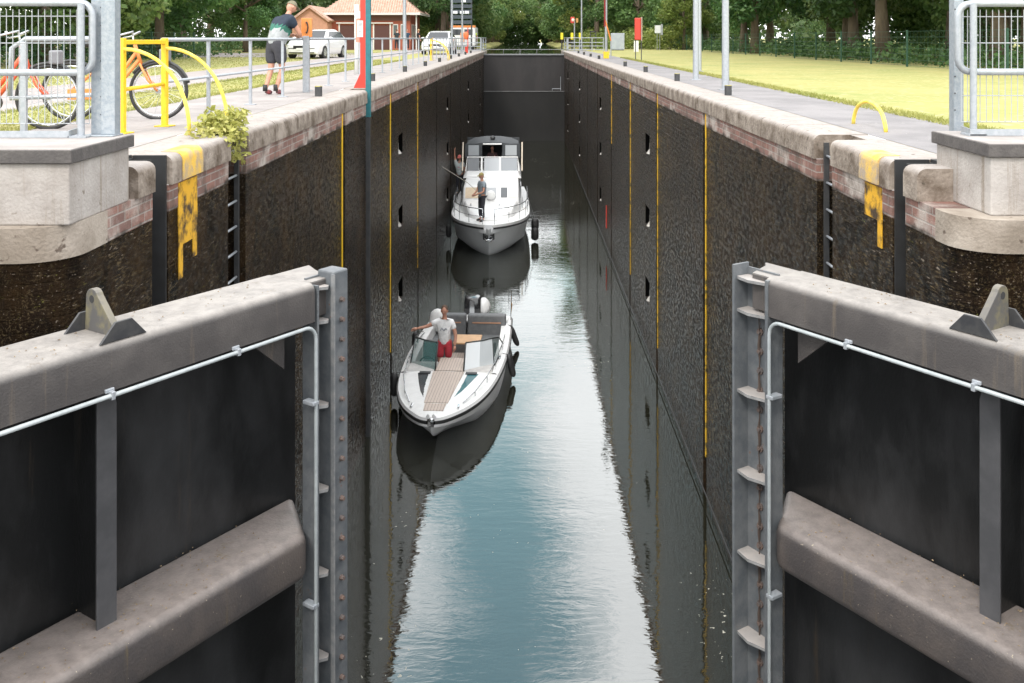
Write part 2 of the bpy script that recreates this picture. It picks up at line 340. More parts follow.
# ------------------------------------------------------------------ ground and water
HW = 3.15                      # half width of the chamber
YU = 75.0                      # upper gate
grass_m = mat('lawn', (.35, .315, .11), (.235, .26, .075), .6, rough=.95, bump=.35, bscale=30, lo=.38, hi=.68, specks=((.42, .385, .19), 7, .60))
soil = mat('bank_soil', (.16, .17, .05), (.09, .08, .04), .8, rough=.95, bump=.6)
gb = MB()
XI = HW + .55                  # inner edge of the ground sheet, outer edge of the coping
def quad(b_, x0, y0, x1, y1, z, mi=0): b_.add([(x0, y0, z), (x1, y0, z), (x1, y1, z), (x0, y1, z)], [(0, 1, 2, 3)], mi)
for s in (-1, 1):
    quad(gb, min(s*XI, s*700), 7.9, max(s*XI, s*700), YU+6, G)
    quad(gb, min(s*4.25, s*700), -60, max(s*4.25, s*700), 7.9, G)
    quad(gb, min(s*7, s*700), YU+6, max(s*7, s*700), 420, G)
    gb.add([(s*7, YU+6, G), (s*7, 420, G), (s*5.6, 420, G-.75), (s*5.6, YU+6, G-.75)], [(0, 1, 2, 3)])
    gb.add([(s*XI, YU+6, G), (s*7, YU+6, G), (s*7, YU+6, G-3), (s*XI, YU+6, G-3)], [(0, 1, 2, 3)])
quad(gb, -700, 420, 700, 1500, G)
tag(gb.build('ground', grass_m, recalc=False), kind='structure')

wq = MB(); quad(wq, -4.2, -60, 4.2, YU+.3, 0)
tag(wq.build('water', water_mat('lock_water', (.014, .014, .009), 2.5, .0020), recalc=False), kind='structure')
uq = MB(); quad(uq, -6.5, YU+.35, 6.5, 420, G-.58)
tag(uq.build('canal_water', water_mat('canal_water', (.03, .04, .02), 1.6, .006, specks=False), recalc=False), kind='structure')

pb = MB()
quad(pb, -5.6, 8.0, -XI, 95, G+.004); quad(pb, XI, 8.0, 5.1, YU+5, G+.004, 1)
tag(pb.build('quay_paving', [pave, mat('right_paving', (.25, .238, .24), (.19, .182, .185), 1.2, rough=.9, bump=.5, bscale=70, specks=((.40, .38, .36), 16, .69))], recalc=False), kind='structure')
pb = MB(); quad(pb, -10.2, -20, -7.2, 100, G+.004); quad(pb, -40, 52, -10.2, 66, G+.004)
tag(pb.build('path', mat('path_pinkish', (.36, .32, .31), (.29, .26, .25), 1.0, rough=.9, bump=.4), recalc=False), kind='structure')

# grass blades on the lawns: one uncountable mass
rg = np.random.default_rng(3)
def blades(n, x0, x1, y0, y1, h=.07):
    x = rg.uniform(x0, x1, n); y = y0 + (y1-y0)*rg.uniform(0, 1, n)**1.5; a = rg.uniform(0, 2*PI, n); hh = h*rg.uniform(.5, 1.3, n); ww = .006 + y*.0003
    lx = rg.normal(0, .035, n); ly = rg.normal(0, .035, n)
    v = np.zeros((n, 3, 3)); v[:, 0] = np.stack([x-ww*np.cos(a), y-ww*np.sin(a), np.full(n, G)], 1); v[:, 1] = np.stack([x+ww*np.cos(a), y+ww*np.sin(a), np.full(n, G)], 1)
    v[:, 2] = np.stack([x+lx, y+ly, G+hh], 1); return v.reshape(-1, 3)
vv = np.concatenate([blades(9000, 5.0, 5.35, 9, 50, .05), blades(4000, -7.3, -7.1, 9, 45, .05), blades(4000, -5.7, -5.55, 9, 45, .05), blades(9000, -7.15, -5.65, 9, 45, .03), blades(9000, -17, -10.3, 20, 70, .04)])
me = bpy.data.meshes.new('grass'); nb = len(vv)//3
me.vertices.add(len(vv)); me.vertices.foreach_set('co', vv.ravel()); me.loops.add(len(vv)); me.loops.foreach_set('vertex_index', np.arange(len(vv)))
me.polygons.add(nb); me.polygons.foreach_set('loop_start', np.arange(nb)*3); me.update(); me.validate()
me.materials.append(leaf_mat('grass_blades', (.22, .25, .06), (.31, .31, .09), (.38, .35, .12)))
go = bpy.data.objects.new('grass', me); col.objects.link(go); tag(go, 'short yellowish green mown grass beside the lock', 'grass', kind='stuff')

# ------------------------------------------------------------------ lock walls
ZB = -1.5; ZT = G - .50; ZC = G - .26
joints = [16.6, 22.6, 28.4, 34.5, 41, 47.5, 54, 60.5, 67.5]
def build_wall(s):
    """chamber wall as a face grid whose cells are pushed back for grooves, slots, ladder recess and mooring niches"""
    side = 'left' if s < 0 else 'right'
    t = empty('lock_wall', (s*HW, 8, G), f'dark wet brick lock chamber wall on the {side}, stone coping on top', 'lock wall')
    inv = Matrix.Translation((-s*HW, -8, -G))
    if s < 0: y_near, slot, lad, gauge = 7.95, (8.13, 8.5), (10.22, 10.86), (19.1, 19.75)
    else: y_near, slot, lad, gauge = 7.9, (7.92, 8.2), (9.8, 10.32), None
    deps = [(slot[0], slot[1], .35), (lad[0], lad[1], .32)] + [(j-.02, j+.28, .10) for j in joints]
    if gauge: deps.append((gauge[0], gauge[1], .16))
    nz = [24.5, 39.6, 54.6, 69]
    nich = [(y-.42, y+.42, z0, z1, .32) for y in nz for z0, z1 in ((CZ-2.95, CZ-2.45), (CZ-4.8, CZ-4.3), (CZ-6.7, CZ-6.15))]
    y0 = slot[0]-.02
    ys = sorted({y0, YU+1.0} | {round(a, 3) for d in deps for a in d[:2]} | {round(a, 3) for d in nich for a in d[:2]})
    zs = sorted({ZB, ZT} | {d for q in nich for d in q[2:4]})
    def depth(y, z):
        for a, b_, d in deps:
            if a < y < b_: return d
        for a, b_, z0, z1, d in nich:
            if a < y < b_ and z0 < z < z1: return d
        return 0
    def grid(zs_, base, nm, m_, use_n=True):
        mb = MB()
        D = [[depth((ys[i]+ys[i+1])/2, (zs_[k]+zs_[k+1])/2) if use_n or True else 0 for k in range(len(zs_)-1)] for i in range(len(ys)-1)]
        X = lambda d: s*(HW + base + d)
        for i in range(len(ys)-1):
            for k in range(len(zs_)-1):
                d = D[i][k]; mb.add([(X(d), ys[i], zs_[k]), (X(d), ys[i+1], zs_[k]), (X(d), ys[i+1], zs_[k+1]), (X(d), ys[i], zs_[k+1])], [(0, 1, 2, 3) if s < 0 else (3, 2, 1, 0)])
                if i+1 < len(D) and D[i+1][k] != d: e = D[i+1][k]; mb.add([(X(d), ys[i+1], zs_[k]), (X(e), ys[i+1], zs_[k]), (X(e), ys[i+1], zs_[k+1]), (X(d), ys[i+1], zs_[k+1])], [(0, 1, 2, 3)])
                if k+1 < len(D[i]) and D[i][k+1] != d: e = D[i][k+1]; mb.add([(X(d), ys[i], zs_[k+1]), (X(d), ys[i+1], zs_[k+1]), (X(e), ys[i+1], zs_[k+1]), (X(e), ys[i], zs_[k+1])], [(0, 1, 2, 3)])
        o = mb.build(nm, m_, t); o.matrix_parent_inverse = inv; return o
    grid(zs, 0, 'brick_face', wall_dark)
    grid([ZT, ZC], -.004, 'brick_band', wall_band)
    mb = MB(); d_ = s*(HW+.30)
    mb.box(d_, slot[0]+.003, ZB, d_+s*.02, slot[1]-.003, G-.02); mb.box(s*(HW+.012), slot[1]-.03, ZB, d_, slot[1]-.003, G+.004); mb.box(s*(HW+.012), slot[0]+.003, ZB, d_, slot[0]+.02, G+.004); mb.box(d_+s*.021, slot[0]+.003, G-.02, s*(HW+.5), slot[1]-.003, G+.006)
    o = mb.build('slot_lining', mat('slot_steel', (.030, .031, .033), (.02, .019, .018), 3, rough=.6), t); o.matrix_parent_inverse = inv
    # coping stones, broken at the slots
    mb = MB(); rnd = random.Random(5+s); y = 7.75 if s < 0 else 7.62
    cuts = sorted([slot, lad] + ([(gauge[0]+.06, gauge[1]-.06)] if gauge else []))
    segs = []; p = y
    for a, b_ in cuts: segs.append((p, a)); p = b_
    segs.append((p, YU+6))
    for a, b_ in segs:
        if b_-a < .05: continue
        n = max(1, round((b_-a)/1.15)); st = (b_-a)/n
        for i in range(n):
            j = rnd.uniform(-.006, .006)
            ya, yb = a+i*st+.008, a+(i+1)*st-.008; r = .075
            prof = [(s*(HW+.55), ZC), (s*(HW-.03+j), ZC)] + [(s*(HW-.03+j+r-r*math.cos(th)), G-r+r*math.sin(th)) for th in (0, .4, .8, 1.2, PI/2)] + [(s*(HW+.55), G+.001)]
            mb.prism(prof, 'y', ya, yb)
    for a, b_ in cuts: mb.box(s*(HW+.36), a-.01, ZC, s*(HW+.55), b_+.01, G-.003)
    o = mb.build('coping', cope, t, smooth=True, angle=35); o.matrix_parent_inverse = inv
    # ladder in its recess
    ya, yb = lad; mb = MB()
    mb.box(s*(HW+.06), ya+.03, ZB, s*(HW+.11), ya+.07, G-.08); mb.box(s*(HW+.06), yb-.07, ZB, s*(HW+.11), yb-.03, G-.08)
    lo = mb.build('ladder', dark_metal, t); lo.matrix_parent_inverse = inv
    for k in range(26):
        z = G-.22-k*.285; mr = MB().tube([(s*(HW+.085), ya+.05, z), (s*(HW+.085), yb-.05, z)], .014, 6); r_ = mr.build('rung', steel, lo, smooth=True)
        r_.matrix_parent_inverse = Matrix.Identity(4)
    # yellow guide strips in the joints
    st = [(16.6, 1.25, 7.3), (22.6, 1.25, 7.4), (28.4, 1.2, 6.8)] if s < 0 else [(16.6, 1.2, 7.25), (22.6, 1.2, 7.3), (28.4, 1.2, 7.0), (34.5, 1.2, 3.8)]
    for y, d0, d1 in st:
        mb = MB().box(s*(HW+.02), y-.018, CZ-d1, s*(HW-.012), y+.045, CZ-d0-.02)
        o = mb.build('guide_strip', (yellow if s < 0 and y < 25 else yellow_moss), t, bevel=.005); o.matrix_parent_inverse = inv
        o2 = MB().box(s*(HW+.03), y-.04, CZ-d0-.02, s*(HW-.02), y+.04, CZ-d0+.1).build('strip_head', dark_metal, t, bevel=.005); o2.matrix_parent_inverse = inv
    jm = mat('recess_shade_black', (.003, .003, .003), rough=1, spec=0)  # flat black standing in for the shade inside grooves and niches
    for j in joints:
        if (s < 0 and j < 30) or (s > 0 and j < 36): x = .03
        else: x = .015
        o = MB().box(s*(HW+.095), j-.018, ZB, s*(HW+x+.02), j+.278, ZC-.01).build('groove_shade', jm, t); o.matrix_parent_inverse = inv  # black box paints the groove's shade; no seal sits in the joint
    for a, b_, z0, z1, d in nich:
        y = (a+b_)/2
        o = MB().box(s*(HW+.315), a+.003, z0+.003, s*(HW+.30), b_-.003, z1-.003).box(s*(HW+.01), b_-.012, z0+.003, s*(HW+.28), b_-.002, z1-.003).build('niche_shade', jm, t); o.matrix_parent_inverse = inv  # black plates put the niche's inner shade into colour
        mb = MB().tube([(s*(HW+.10), y, z0+.1), (s*(HW+.10), y, z0+.27)], .05, 10); mb.tube([(s*(HW+.10), y, z0+.002), (s*(HW+.10), y, z0+.12)], .13, 10, r2=.05)
        o = mb.build('mooring_post', mat('worn_white_steel', (.50, .48, .45), (.3, .28, .25), 16, rough=.6), t, smooth=True, angle=40); o.matrix_parent_inverse = inv
    if s > 0:
        o = MB().box(HW-.02, 36.6, CZ-7.25, HW+.0, 36.72, CZ-6.4).build('red_marker', red, t); o.matrix_parent_inverse = inv
        o = MB().tube([(HW-.03, 12, .18), (HW-.03, 30, .1), (HW-.03, 60, .12)], .012, 6).build('waterline_reflection', dark_metal, t); o.matrix_parent_inverse = inv  # thin dark tube stands for the dark reflected line along the waterline
    # yellow paint marks running down below the coping
    if s < 0: y, w_, pts = 8.98, .50, 3.15
    else: y, w_ = 8.64, .42
    mb = MB(); x = s*(HW-.010)
    yy = [(y-w_/2, y+w_/2, ZC-.02, ZC-.42 if s < 0 else ZC-.32)]
    mb.box(x, yy[0][0], yy[0][3], s*(HW-.001), yy[0][1], yy[0][2])
    if s < 0:
        mb.box(x, y-.24, ZC-.9, s*(HW-.001), y-.14, ZC-.42); mb.box(x, y+.13, ZC-.78, s*(HW-.001), y+.24, ZC-.42); mb.box(x, y-.139, ZC-.6, s*(HW-.001), y+.129, ZC-.42)
    else:
        mb.box(x, y-.21, ZC-.55, s*(HW-.001), y-.11, ZC-.32)
    o = mb.build('yellow_mark', mat('yellow_wall_paint', (.66, .36, .02), (.05, .03, .015), 6, rough=.85, lo=.45, hi=.62, bump=.3), t); o.matrix_parent_inverse = inv
    mb = MB(); r = .077
    prof = [(s*(HW-.042), ZC+.005)] + [(s*(HW-.042+r-r*math.cos(th)), G-r+.004+r*math.sin(th)) for th in (0, .4, .8, 1.2, PI/2)] + [(s*(HW+.16), G+.005), (s*(HW+.16), G), (s*(HW+.05), ZC+.01)]
    mb.prism(prof, 'y', y-w_*.45, y+w_*.65)
    o = mb.build('yellow_mark', mat('yellow_stone_paint', (.70, .44, .07), (.36, .29, .22), 5, rough=.85, lo=.40, hi=.60, bump=.3), t, smooth=True, angle=35); o.matrix_parent_inverse = inv
    return t
wl = build_wall(-1); wr = build_wall(1)

# gate bay pier in front of each wall: rounded corner, recess behind the open leaf
def pier(s):
    side = 'left' if s < 0 else 'right'
    yc, yf, r = (7.72, 6.55, .35) if s < 0 else (7.6, 6.85, .35)
    t = empty('gate_pier', (s*(HW+.6), yf, G), f'pale concrete and weedy brick pier beside the {side} gate leaf', 'pier')
    inv = Matrix.Translation((-s*(HW+.6), -yf, -G))
    arc = [(s*(HW+r-r*math.cos(a)), yf+r-r*math.sin(a)) for a in [i*PI/2/8 for i in range(9)]]
    def ring(x_off, z0, z1, nm, m_, ys, ye=None):
        pts = [(s*(HW-x_off), ys)] + [(s*(HW-x_off+r-r*math.cos(a)), yf-x_off+r-r*math.sin(a)) for a in [i*PI/2/8 for i in range(9)]] + [(s*3.95, yf-x_off), (s*12, yf-x_off), (s*12, ys)]
        mb = MB().prism(pts, 'z', z0, z1)
        o = mb.build(nm, m_, t, smooth=True, angle=30); o.matrix_parent_inverse = inv; return o
    slot0 = 8.13 if s < 0 else 7.92
    ring(0, ZB, G-.5, 'weedy_face', wall_dark, slot0-.02)
    ring(.012, G-.5, G-.26, 'stone_ring', mat('ring_concrete', (.37, .32, .27), (.24, .20, .16), 2.5, rough=.85, bump=.4, bscale=40, specks=((.12, .09, .07), 12, .66)), (yc+yf)/2+.1)
    o = MB().box(s*(HW-.006), (yc+yf)/2+.1, G-.5, s*(HW+1), slot0-.004, G-.26).build('brick_band', wall_band, t); o.matrix_parent_inverse = inv
    # plinth with dark edged slab
    xs = 3.12 if s < 0 else 3.38; ya, yb = (6.62, 7.69) if s < 0 else (6.98, 7.97)
    k = .03
    pl = [(s*xs, yb), (s*xs, ya), (s*12, ya), (s*12, yb)]
    o = MB().prism([(s*(xs+k), yb-k), (s*(xs+k), ya+k), (s*12, ya+k), (s*12, yb-k)], 'z', G-.26, CZ-.87).build('plinth', concrete, t, bevel=.012); o.matrix_parent_inverse = inv
    o = MB().prism(pl, 'z', CZ-.868, CZ-.774).build('slab_edge', mat('slab_edge', (.075, .068, .066), (.11, .10, .095), 12, rough=.8, bump=.3), t, bevel=.006); o.matrix_parent_inverse = inv
    o = MB().prism([(s*(xs+.012), yb-.012), (s*(xs+.012), ya+.012), (s*12, ya+.012), (s*12, yb-.012)], 'z', CZ-.776, CZ-.77).build('slab_top', mat('slab_top', (.36, .335, .32), (.28, .255, .24), 3, rough=.85, bump=.3), t); o.matrix_parent_inverse = inv
    # ground behind the plinth up to the quay
    return t
pier(-1); pier(1)
for s in (-1, 1):
    side = 'left' if s < 0 else 'right'
    yf = 6.55 if s < 0 else 6.85
    mb = MB().box(s*3.9, -40, ZB, s*4.6, yf-.02, G-.01)
    tag(mb.build('recess_wall', wall_dark), f'dark mossy wall of the gate recess behind the {side} leaf', 'wall')

# ------------------------------------------------------------------ upper gate and sill
t = empty('upper_gate', (0, YU, G), 'dark closed lift gate at the far end above its sill, handrail on top', 'lock gate')
inv = Matrix.Translation((0, -YU, -G))
def part(mb, name, m_, parent=t, inv_=None, **k):
    o = mb.build(name, m_, parent, **k)
    if inv_ is not None: o.matrix_parent_inverse = inv_
    return o
gm = mat('upper_gate_paint', (.030, .026, .026), (.020, .018, .018), 1.2, rough=.5, stretch=(1, 1, .3), bump=.1)
mb = MB().box(-HW, YU+.05, CZ-4.178, HW, YU+.25, CZ-1.34)
for i in range(1, 8):
    mb.box(-HW+i*.79-.02, YU+.03, CZ-4.05, -HW+i*.79+.02, YU+.05, CZ-1.4)
part(mb, 'leaf_plate', gm, t, inv)
part(MB().box(-HW, YU-.1, CZ-1.34, HW, YU+.35, CZ-1.24), 'top_beam', steel_dark, t, inv)
part(MB().box(-HW, YU-.35, CZ-4.18, HW, YU+.25, CZ-4.145), 'ledge', mat('ledge_pale', (.16, .16, .16), (.10, .10, .10), 2, rough=.8), t, inv)
mb = MB()
for x in (-3.05, -1.6, -.3, 1.0, 3.05): mb.box(x-.02, YU-.06, CZ-1.24, x+.02, YU-.02, CZ-.9)
mb.tube([(-3.1, YU-.04, CZ-.9), (3.1, YU-.04, CZ-.9)], .025, 6)
part(mb, 'handrail', steel_dark, t, inv)
mb = MB().tube([(2.85, YU-.3, CZ-4.1), (2.85, YU-.3, CZ-3.0)], .02, 5); mb.tube([(2.2, YU-.3, CZ-3.95), (2.85, YU-.3, CZ-3.95)], .02, 5); mb.tube([(2.2, YU-.3, CZ-4.1), (2.2, YU-.3, CZ-3.95)], .02, 5)
part(mb, 'pipework', steel, t, inv)
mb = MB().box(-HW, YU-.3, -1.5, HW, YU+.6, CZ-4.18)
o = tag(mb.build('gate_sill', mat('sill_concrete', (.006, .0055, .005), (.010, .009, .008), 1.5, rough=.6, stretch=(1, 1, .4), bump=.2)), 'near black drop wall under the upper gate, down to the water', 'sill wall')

# ------------------------------------------------------------------ near mitre gate leaves
def leaf(s):
    side = 'left' if s < 0 else 'right'
    ct, st_ = .837, .547
    if s < 0: T = Vector((-1.206, 6.54, CZ))
    else: T = Vector((1.464, 6.66, CZ))
    tdepth = .43 if s < 0 else .37
    t = empty('gate_leaf', T - Vector((0, 0, 1.6)), f'heavy brown-grey steel mitre gate leaf standing half open on the {side}', 'gate leaf')
    # local: u from hinge (negative) to tip (0), v towards the camera, z
    u = Vector((-s*st_, ct, 0)); v = Vector((-s*ct, -st_, 0))
    M = Matrix(((u.x, v.x, 0, T.x), (u.y, v.y, 0, T.y), (0, 0, 1, T.z), (0, 0, 0, 1)))
    inv = Matrix.Translation(-(T - Vector((0, 0, 1.6))))
    L_ = 3.55
    def P(mb, name, m_, bevel=0, smooth=False, seg=2, par=None, **k):
        mb.v = [tuple(M @ Vector(p)) for p in mb.v]
        o = mb.build(name, m_, par or t, bevel=bevel, smooth=smooth, seg=seg, **k)
        if par is None: o.matrix_parent_inverse = inv
        else: o.matrix_parent_inverse = Matrix.Identity(4)
        return o
    def beamprof(d0, d1, v0, r=.05):
        pr = [(v0, -d1), (0, -d1)]
        pr += [(-r+r*math.cos(a), -d0-r+r*math.sin(a)) for a in (0, .4, .8, 1.2, PI/2)]
        return pr + [(v0, -d0)]
    P(MB().prism(beamprof(1.61, 1.86, -tdepth), 'x', -L_, -.30 if s < 0 else -.27), 'top_girder', gate_paint, smooth=True, angle=40)
    # girder end cap rising behind the post
    e = MB().prism([(-L_, 0)] if False else [(-.30, -tdepth), (.07, -tdepth), (.0, -.30), (-.10, -.06), (-.30, -.06)], 'z', -1.86, -1.612)
    P(e, 'girder_nose', gate_paint, bevel=.012)
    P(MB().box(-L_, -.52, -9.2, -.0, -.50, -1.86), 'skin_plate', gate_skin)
    for d0, nm in ((3.22, 'lower_girder'), (4.95, 'bottom_girder')):
        P(MB().prism([(-L_, -.5), (-.02, -.5), (-.37, 0), (-L_, 0)], 'z', -d0-.30, -d0), nm, gate_rust, bevel=.06, seg=5, smooth=True, angle=35)
    # vertical stiffeners
    for uu in ((-1.66,) if s < 0 else (-1.73,)):
        mb = MB().box(uu-.012, -.5, -3.3, uu+.012, -.22, -1.87)
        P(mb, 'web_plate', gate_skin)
        fl = MB().prism([(uu-.06, -3.32), (uu+.06, -3.26), (uu+.06, -2.02), (uu+.02, -1.87), (uu-.06, -1.87)], 'y', -.22, -.205)
        P(fl, 'stiffener_flange', post_paint if False else mat('flange_paint', (.055, .056, .06), (.075, .075, .08), 5, rough=.5, dust=None), bevel=.003)
    for uu in (-3.1,):
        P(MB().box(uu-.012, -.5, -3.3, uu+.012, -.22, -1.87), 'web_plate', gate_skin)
    # corner gusset
    P(MB().prism([(-.43, -1.861), (-.78, -1.861), (-.43, -2.16)], 'y', -.16, -.145), 'gusset', gate_paint)
    # mitre post
    if s < 0:
        P(MB().box(-.26, -.14, -9, -.13, -.125, -1.60), 'post_back', post_paint)
        P(MB().box(-.275, -.14, -9, -.26, 0, -1.63), 'post_flange', post_paint, bevel=.003)
        P(MB().box(-.14, -.14, -9, 0, .012, -1.565), 'contact_plate', post_paint, bevel=.012)
        P(MB().box(-.15, -.005, -9, -.142, .03, -1.58), 'post_flange', steel_dark)
        bx = -.07; bv = .012; u0, u1 = -.258, -.152
    else:
        P(MB().box(-.28, -.14, -9, -.0, -.125, -1.60), 'post_back', post_paint)
        P(MB().box(-.305, -.14, -9, -.28, .01, -1.62), 'post_flange', post_paint, bevel=.004)
        P(MB().box(0, -.14, -9, .02, .01, -1.57), 'post_flange', post_paint, bevel=.004)
        bx = -.12; bv = -.125; u0, u1 = -.279, -.001
    tops = [1.66] + [1.885 + i*.56 for i in range(10)]
    for d in tops:
        mb = MB().prism([(u0, -.125), (u1, -.125), (u1, -.02), ((u0+u1)/2+.02, .005), (u0, -.04)], 'z', -d-.012, -d+.008)
        P(mb, 'bracket', mat('bracket_paint', (.26, .26, .26), (.16, .16, .16), 10, rough=.6, dust=(.36, .33, .31)))
    for i in range(50):
        d = 1.76 + i*.134
        mb = MB(); mb.tube([(bx, bv-.002, -d), (bx, bv+.012, -d)], .026 if s > 0 else .018, 8); mb.tube([(bx, bv+.01, -d), (bx, bv+.028, -d)], .014, 6)
        P(mb, 'bolt', mat('bolt_rust', (.09, .08, .078), (.15, .10, .08), 20, rough=.7))
    if s > 0:
        P(MB().tube([(bx+.004*math.sin(i*1.7), bv+.014, -1.72-i*.05) for i in range(60)], [.007+.004*math.sin(i) for i in range(60)], 5), 'chain', mat('rust', (.07, .05, .04), rough=.8))
    # conduit pipe with clips
    cu = -.315 if s < 0 else -.335; ru = .09
    pts = [(-L_, .025, -1.875), (cu-ru, .025, -1.875)] + [(cu-ru+ru*math.sin(a), .025, -1.875-ru+ru*math.cos(a)) for a in (.3, .6, .9, 1.2)] + [(cu, .025, -1.875-ru), (cu, .025, -9)]
    P(MB().tube(pts, .0125, 8), 'conduit', mat('conduit_grey', (.36, .39, .40), (.30, .33, .34), 12, rough=.4), smooth=True)
    for (a, z) in ((-.95, -1.875), (-1.78, -1.875), (-2.6, -1.875)):
        P(MB().box(a-.012, -.002, z-.022, a+.012, .038, z+.022).box(a-.03, -.002, z+.012, a+.022, .012, z+.034), 'pipe_clip', steel, bevel=.004)
    for z in (-2.38, -3.7, -5.0):
        P(MB().box(cu-.038, -.06, z-.012, cu+.018, .038, z+.012), 'pipe_clip', steel, bevel=.004)
    # lifting lug with gussets
    lu = -1.68 if s < 0 else -1.74; z0 = -1.612
    arc = [(-.285+.055*math.cos(a), z0+.185+.05*math.sin(a)) for a in [R(20+i*20) for i in range(9)]]
    prof = [(-.04, z0), (-.07, z0+.03)] + arc + [(-.35, z0)]
    P(MB().prism(prof, 'x', lu-.02, lu+.02), 'lifting_lug', mat('lug_paint', (.085, .082, .08), (.15, .135, .085), 9, rough=.6, dust=(.17, .155, .13), lo=.45, hi=.6), bevel=.004)
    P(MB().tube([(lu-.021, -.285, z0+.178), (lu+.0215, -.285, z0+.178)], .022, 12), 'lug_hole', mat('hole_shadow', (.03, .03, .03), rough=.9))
    for vv_, nm in ((-.030, 0), (-.355, 1)):
        P(MB().prism([(lu-.14, z0), (lu+.14, z0), (lu+.05, z0+.10), (lu-.05, z0+.10)], 'y', vv_-.008, vv_+.008), 'lug_gusset', mat('lug_dark', (.028, .029, .033), (.05, .05, .05), 12, rough=.5), bevel=.003)
    # weld / plate seam lines and debris
    rr = random.Random(11+s); mb = MB()
    for i in range(420):
        big = i < 300
        uu = -L_ + .2 + rr.random()*(L_-.75); vv_ = rr.uniform(-.48, -.03) if big else rr.uniform(-tdepth+.02, -.06); z = -3.22 if big else -1.61
        r_ = rr.uniform(.0015, .005); a = rr.random()*PI
        mb.add([(uu-r_*2*math.cos(a), vv_-r_*2*math.sin(a), z+.003), (uu+r_*math.sin(a), vv_-r_*math.cos(a), z+.004+r_), (uu+r_*2*math.cos(a), vv_+r_*2*math.sin(a), z+.003), (uu-r_*math.sin(a), vv_+r_*math.cos(a), z+.006)], [(0, 1, 2, 3)])
    P(mb, 'leaf_litter', mat('litter', (.32, .25, .16), (.16, .11, .07), 40, rough=.9), recalc=False)['kind'] = 'stuff'
    return t
leaf(-1); leaf(1)
# ------------------------------------------------------------------ guard rails on the plinths
def guard(s):
    side = 'left' if s < 0 else 'right'
    z0 = CZ-.77
    t = empty('guard_panel', (s*3.6, 7.6, z0), f'galvanised mesh guard panel with rounded tube frame on the {side} plinth', 'guard rail')
    inv = Matrix.Translation((-s*3.6, -7.6, -z0)); yy = 7.5 if s < 0 else 7.65
    def P(mb, nm, m_=steel, **k):
        o = mb.build(nm, m_, t, **k); o.matrix_parent_inverse = inv; return o
    xi = 3.37 if s < 0 else 3.46; zt, zb = CZ+.275, CZ-.27; r = .10
    loop = [(s*6.2, yy, zt), (s*(xi+r), yy, zt)] + [(s*(xi+r-r*math.sin(a)), yy, zt-r+r*math.cos(a)) for a in (.4, .8, 1.2)] + [(s*xi, yy, zt-r), (s*xi, yy, zb+r)] + [(s*(xi+r-r*math.cos(a)), yy, zb+r-r*math.sin(a)) for a in (.4, .8, 1.2)] + [(s*(xi+r), yy, zb), (s*6.2, yy, zb)]
    P(MB().tube(loop, .028, 10), 'frame_tube', smooth=True)
    xu = 3.44 if s < 0 else 3.56
    for x in (xu, xu+1.5):
        P(MB().tube([(s*x, yy-.045, z0), (s*x, yy-.045, zt-.01)], .027, 10).box(s*x-.07, yy-.12, z0+.001, s*x+.07, yy+.03, z0+.014), 'post', smooth=True, angle=40)
    mb = MB(); x = xi+.03
    while x < 6: mb.tube([(s*x, yy+.012, z0+.1), (s*x, yy+.012, zt-.05)], .0035, 4, cap=False); x += .05
    for k in range(5): mb.tube([(s*(xi+.03), yy+.018, z0+.1+k*.21), (s*6, yy+.018, z0+.1+k*.21)], .004, 4)
    P(mb, 'wire_mesh', mat('wire', (.42, .44, .46), rough=.4, metal=.3))
    P(MB().prism([(s*3.55, yy+.15), (s*3.5, yy-.12), (s*6.2, yy-.12), (s*6.2, yy-.105), (s*3.515, yy-.105), (s*3.565, yy+.15)], 'z', z0+.004, z0+.055), 'toe_plate')
    # tall column beside the panel
    if s < 0:
        mb = MB().box(-3.315, 7.52, z0+.012, -3.205, 7.63, CZ+1.6); mb.box(-3.41, 7.56, z0+.012, -3.325, 7.58, CZ+1.6); mb.box(-3.325, 7.545, z0+.012, -3.315, 7.60, CZ+1.6)
        mb.box(-3.45, 7.47, z0+.001, -3.20, 7.67, z0+.012)
    else:
        mb = MB().box(3.585, 8.0, z0+.012-.27, 3.665, 8.1, CZ+1.6); mb.box(3.52, 7.93, z0-.262, 3.74, 8.15, z0-.25)
    c = P(mb, 'column', mat('column_steel', (.27, .31, .35), (.36, .39, .42), 30, rough=.5, metal=.25, bump=.1), bevel=.004)
    for k in range(12):
        x = -3.32 if s < 0 else 3.59
        b_ = MB().ball((x, 7.535 if s < 0 else 7.995, CZ-.6+k*.14), .007, 6, 4).build('bolt', dark_metal, c)
guard(-1); guard(1)

# ------------------------------------------------------------------ left quay railing
X0 = -4.24
t = empty('quay_railing', (X0, 11.4, G), 'long grey tube railing with two rails along the left quay', 'railing'); inv = Matrix.Translation((-X0, -11.4, -G))
def P(mb, nm, m_=steel, par=t, inv_=inv, **k):
    o = mb.build(nm, m_, par, **k); o.matrix_parent_inverse = inv_; return o
P(MB().tube([(X0, 11.25, G+1.02), (X0, 44.2, G+1.02)], .024, 8).tube([(X0, 45.5, G+1.02), (X0, 77, G+1.02)], .024, 8), 'top_rail', smooth=True)
P(MB().tube([(X0, 11.25, G+.52), (X0, 77, G+.52)], .018, 8), 'middle_rail', smooth=True)
y = 12.9
while y < 77:
    P(MB().box(X0-.022, y-.022, G, X0+.022, y+.022, G+1.0).box(X0-.08, y-.06, G+.005, X0+.08, y+.06, G+.018), 'post', bevel=.004); y += 1.98
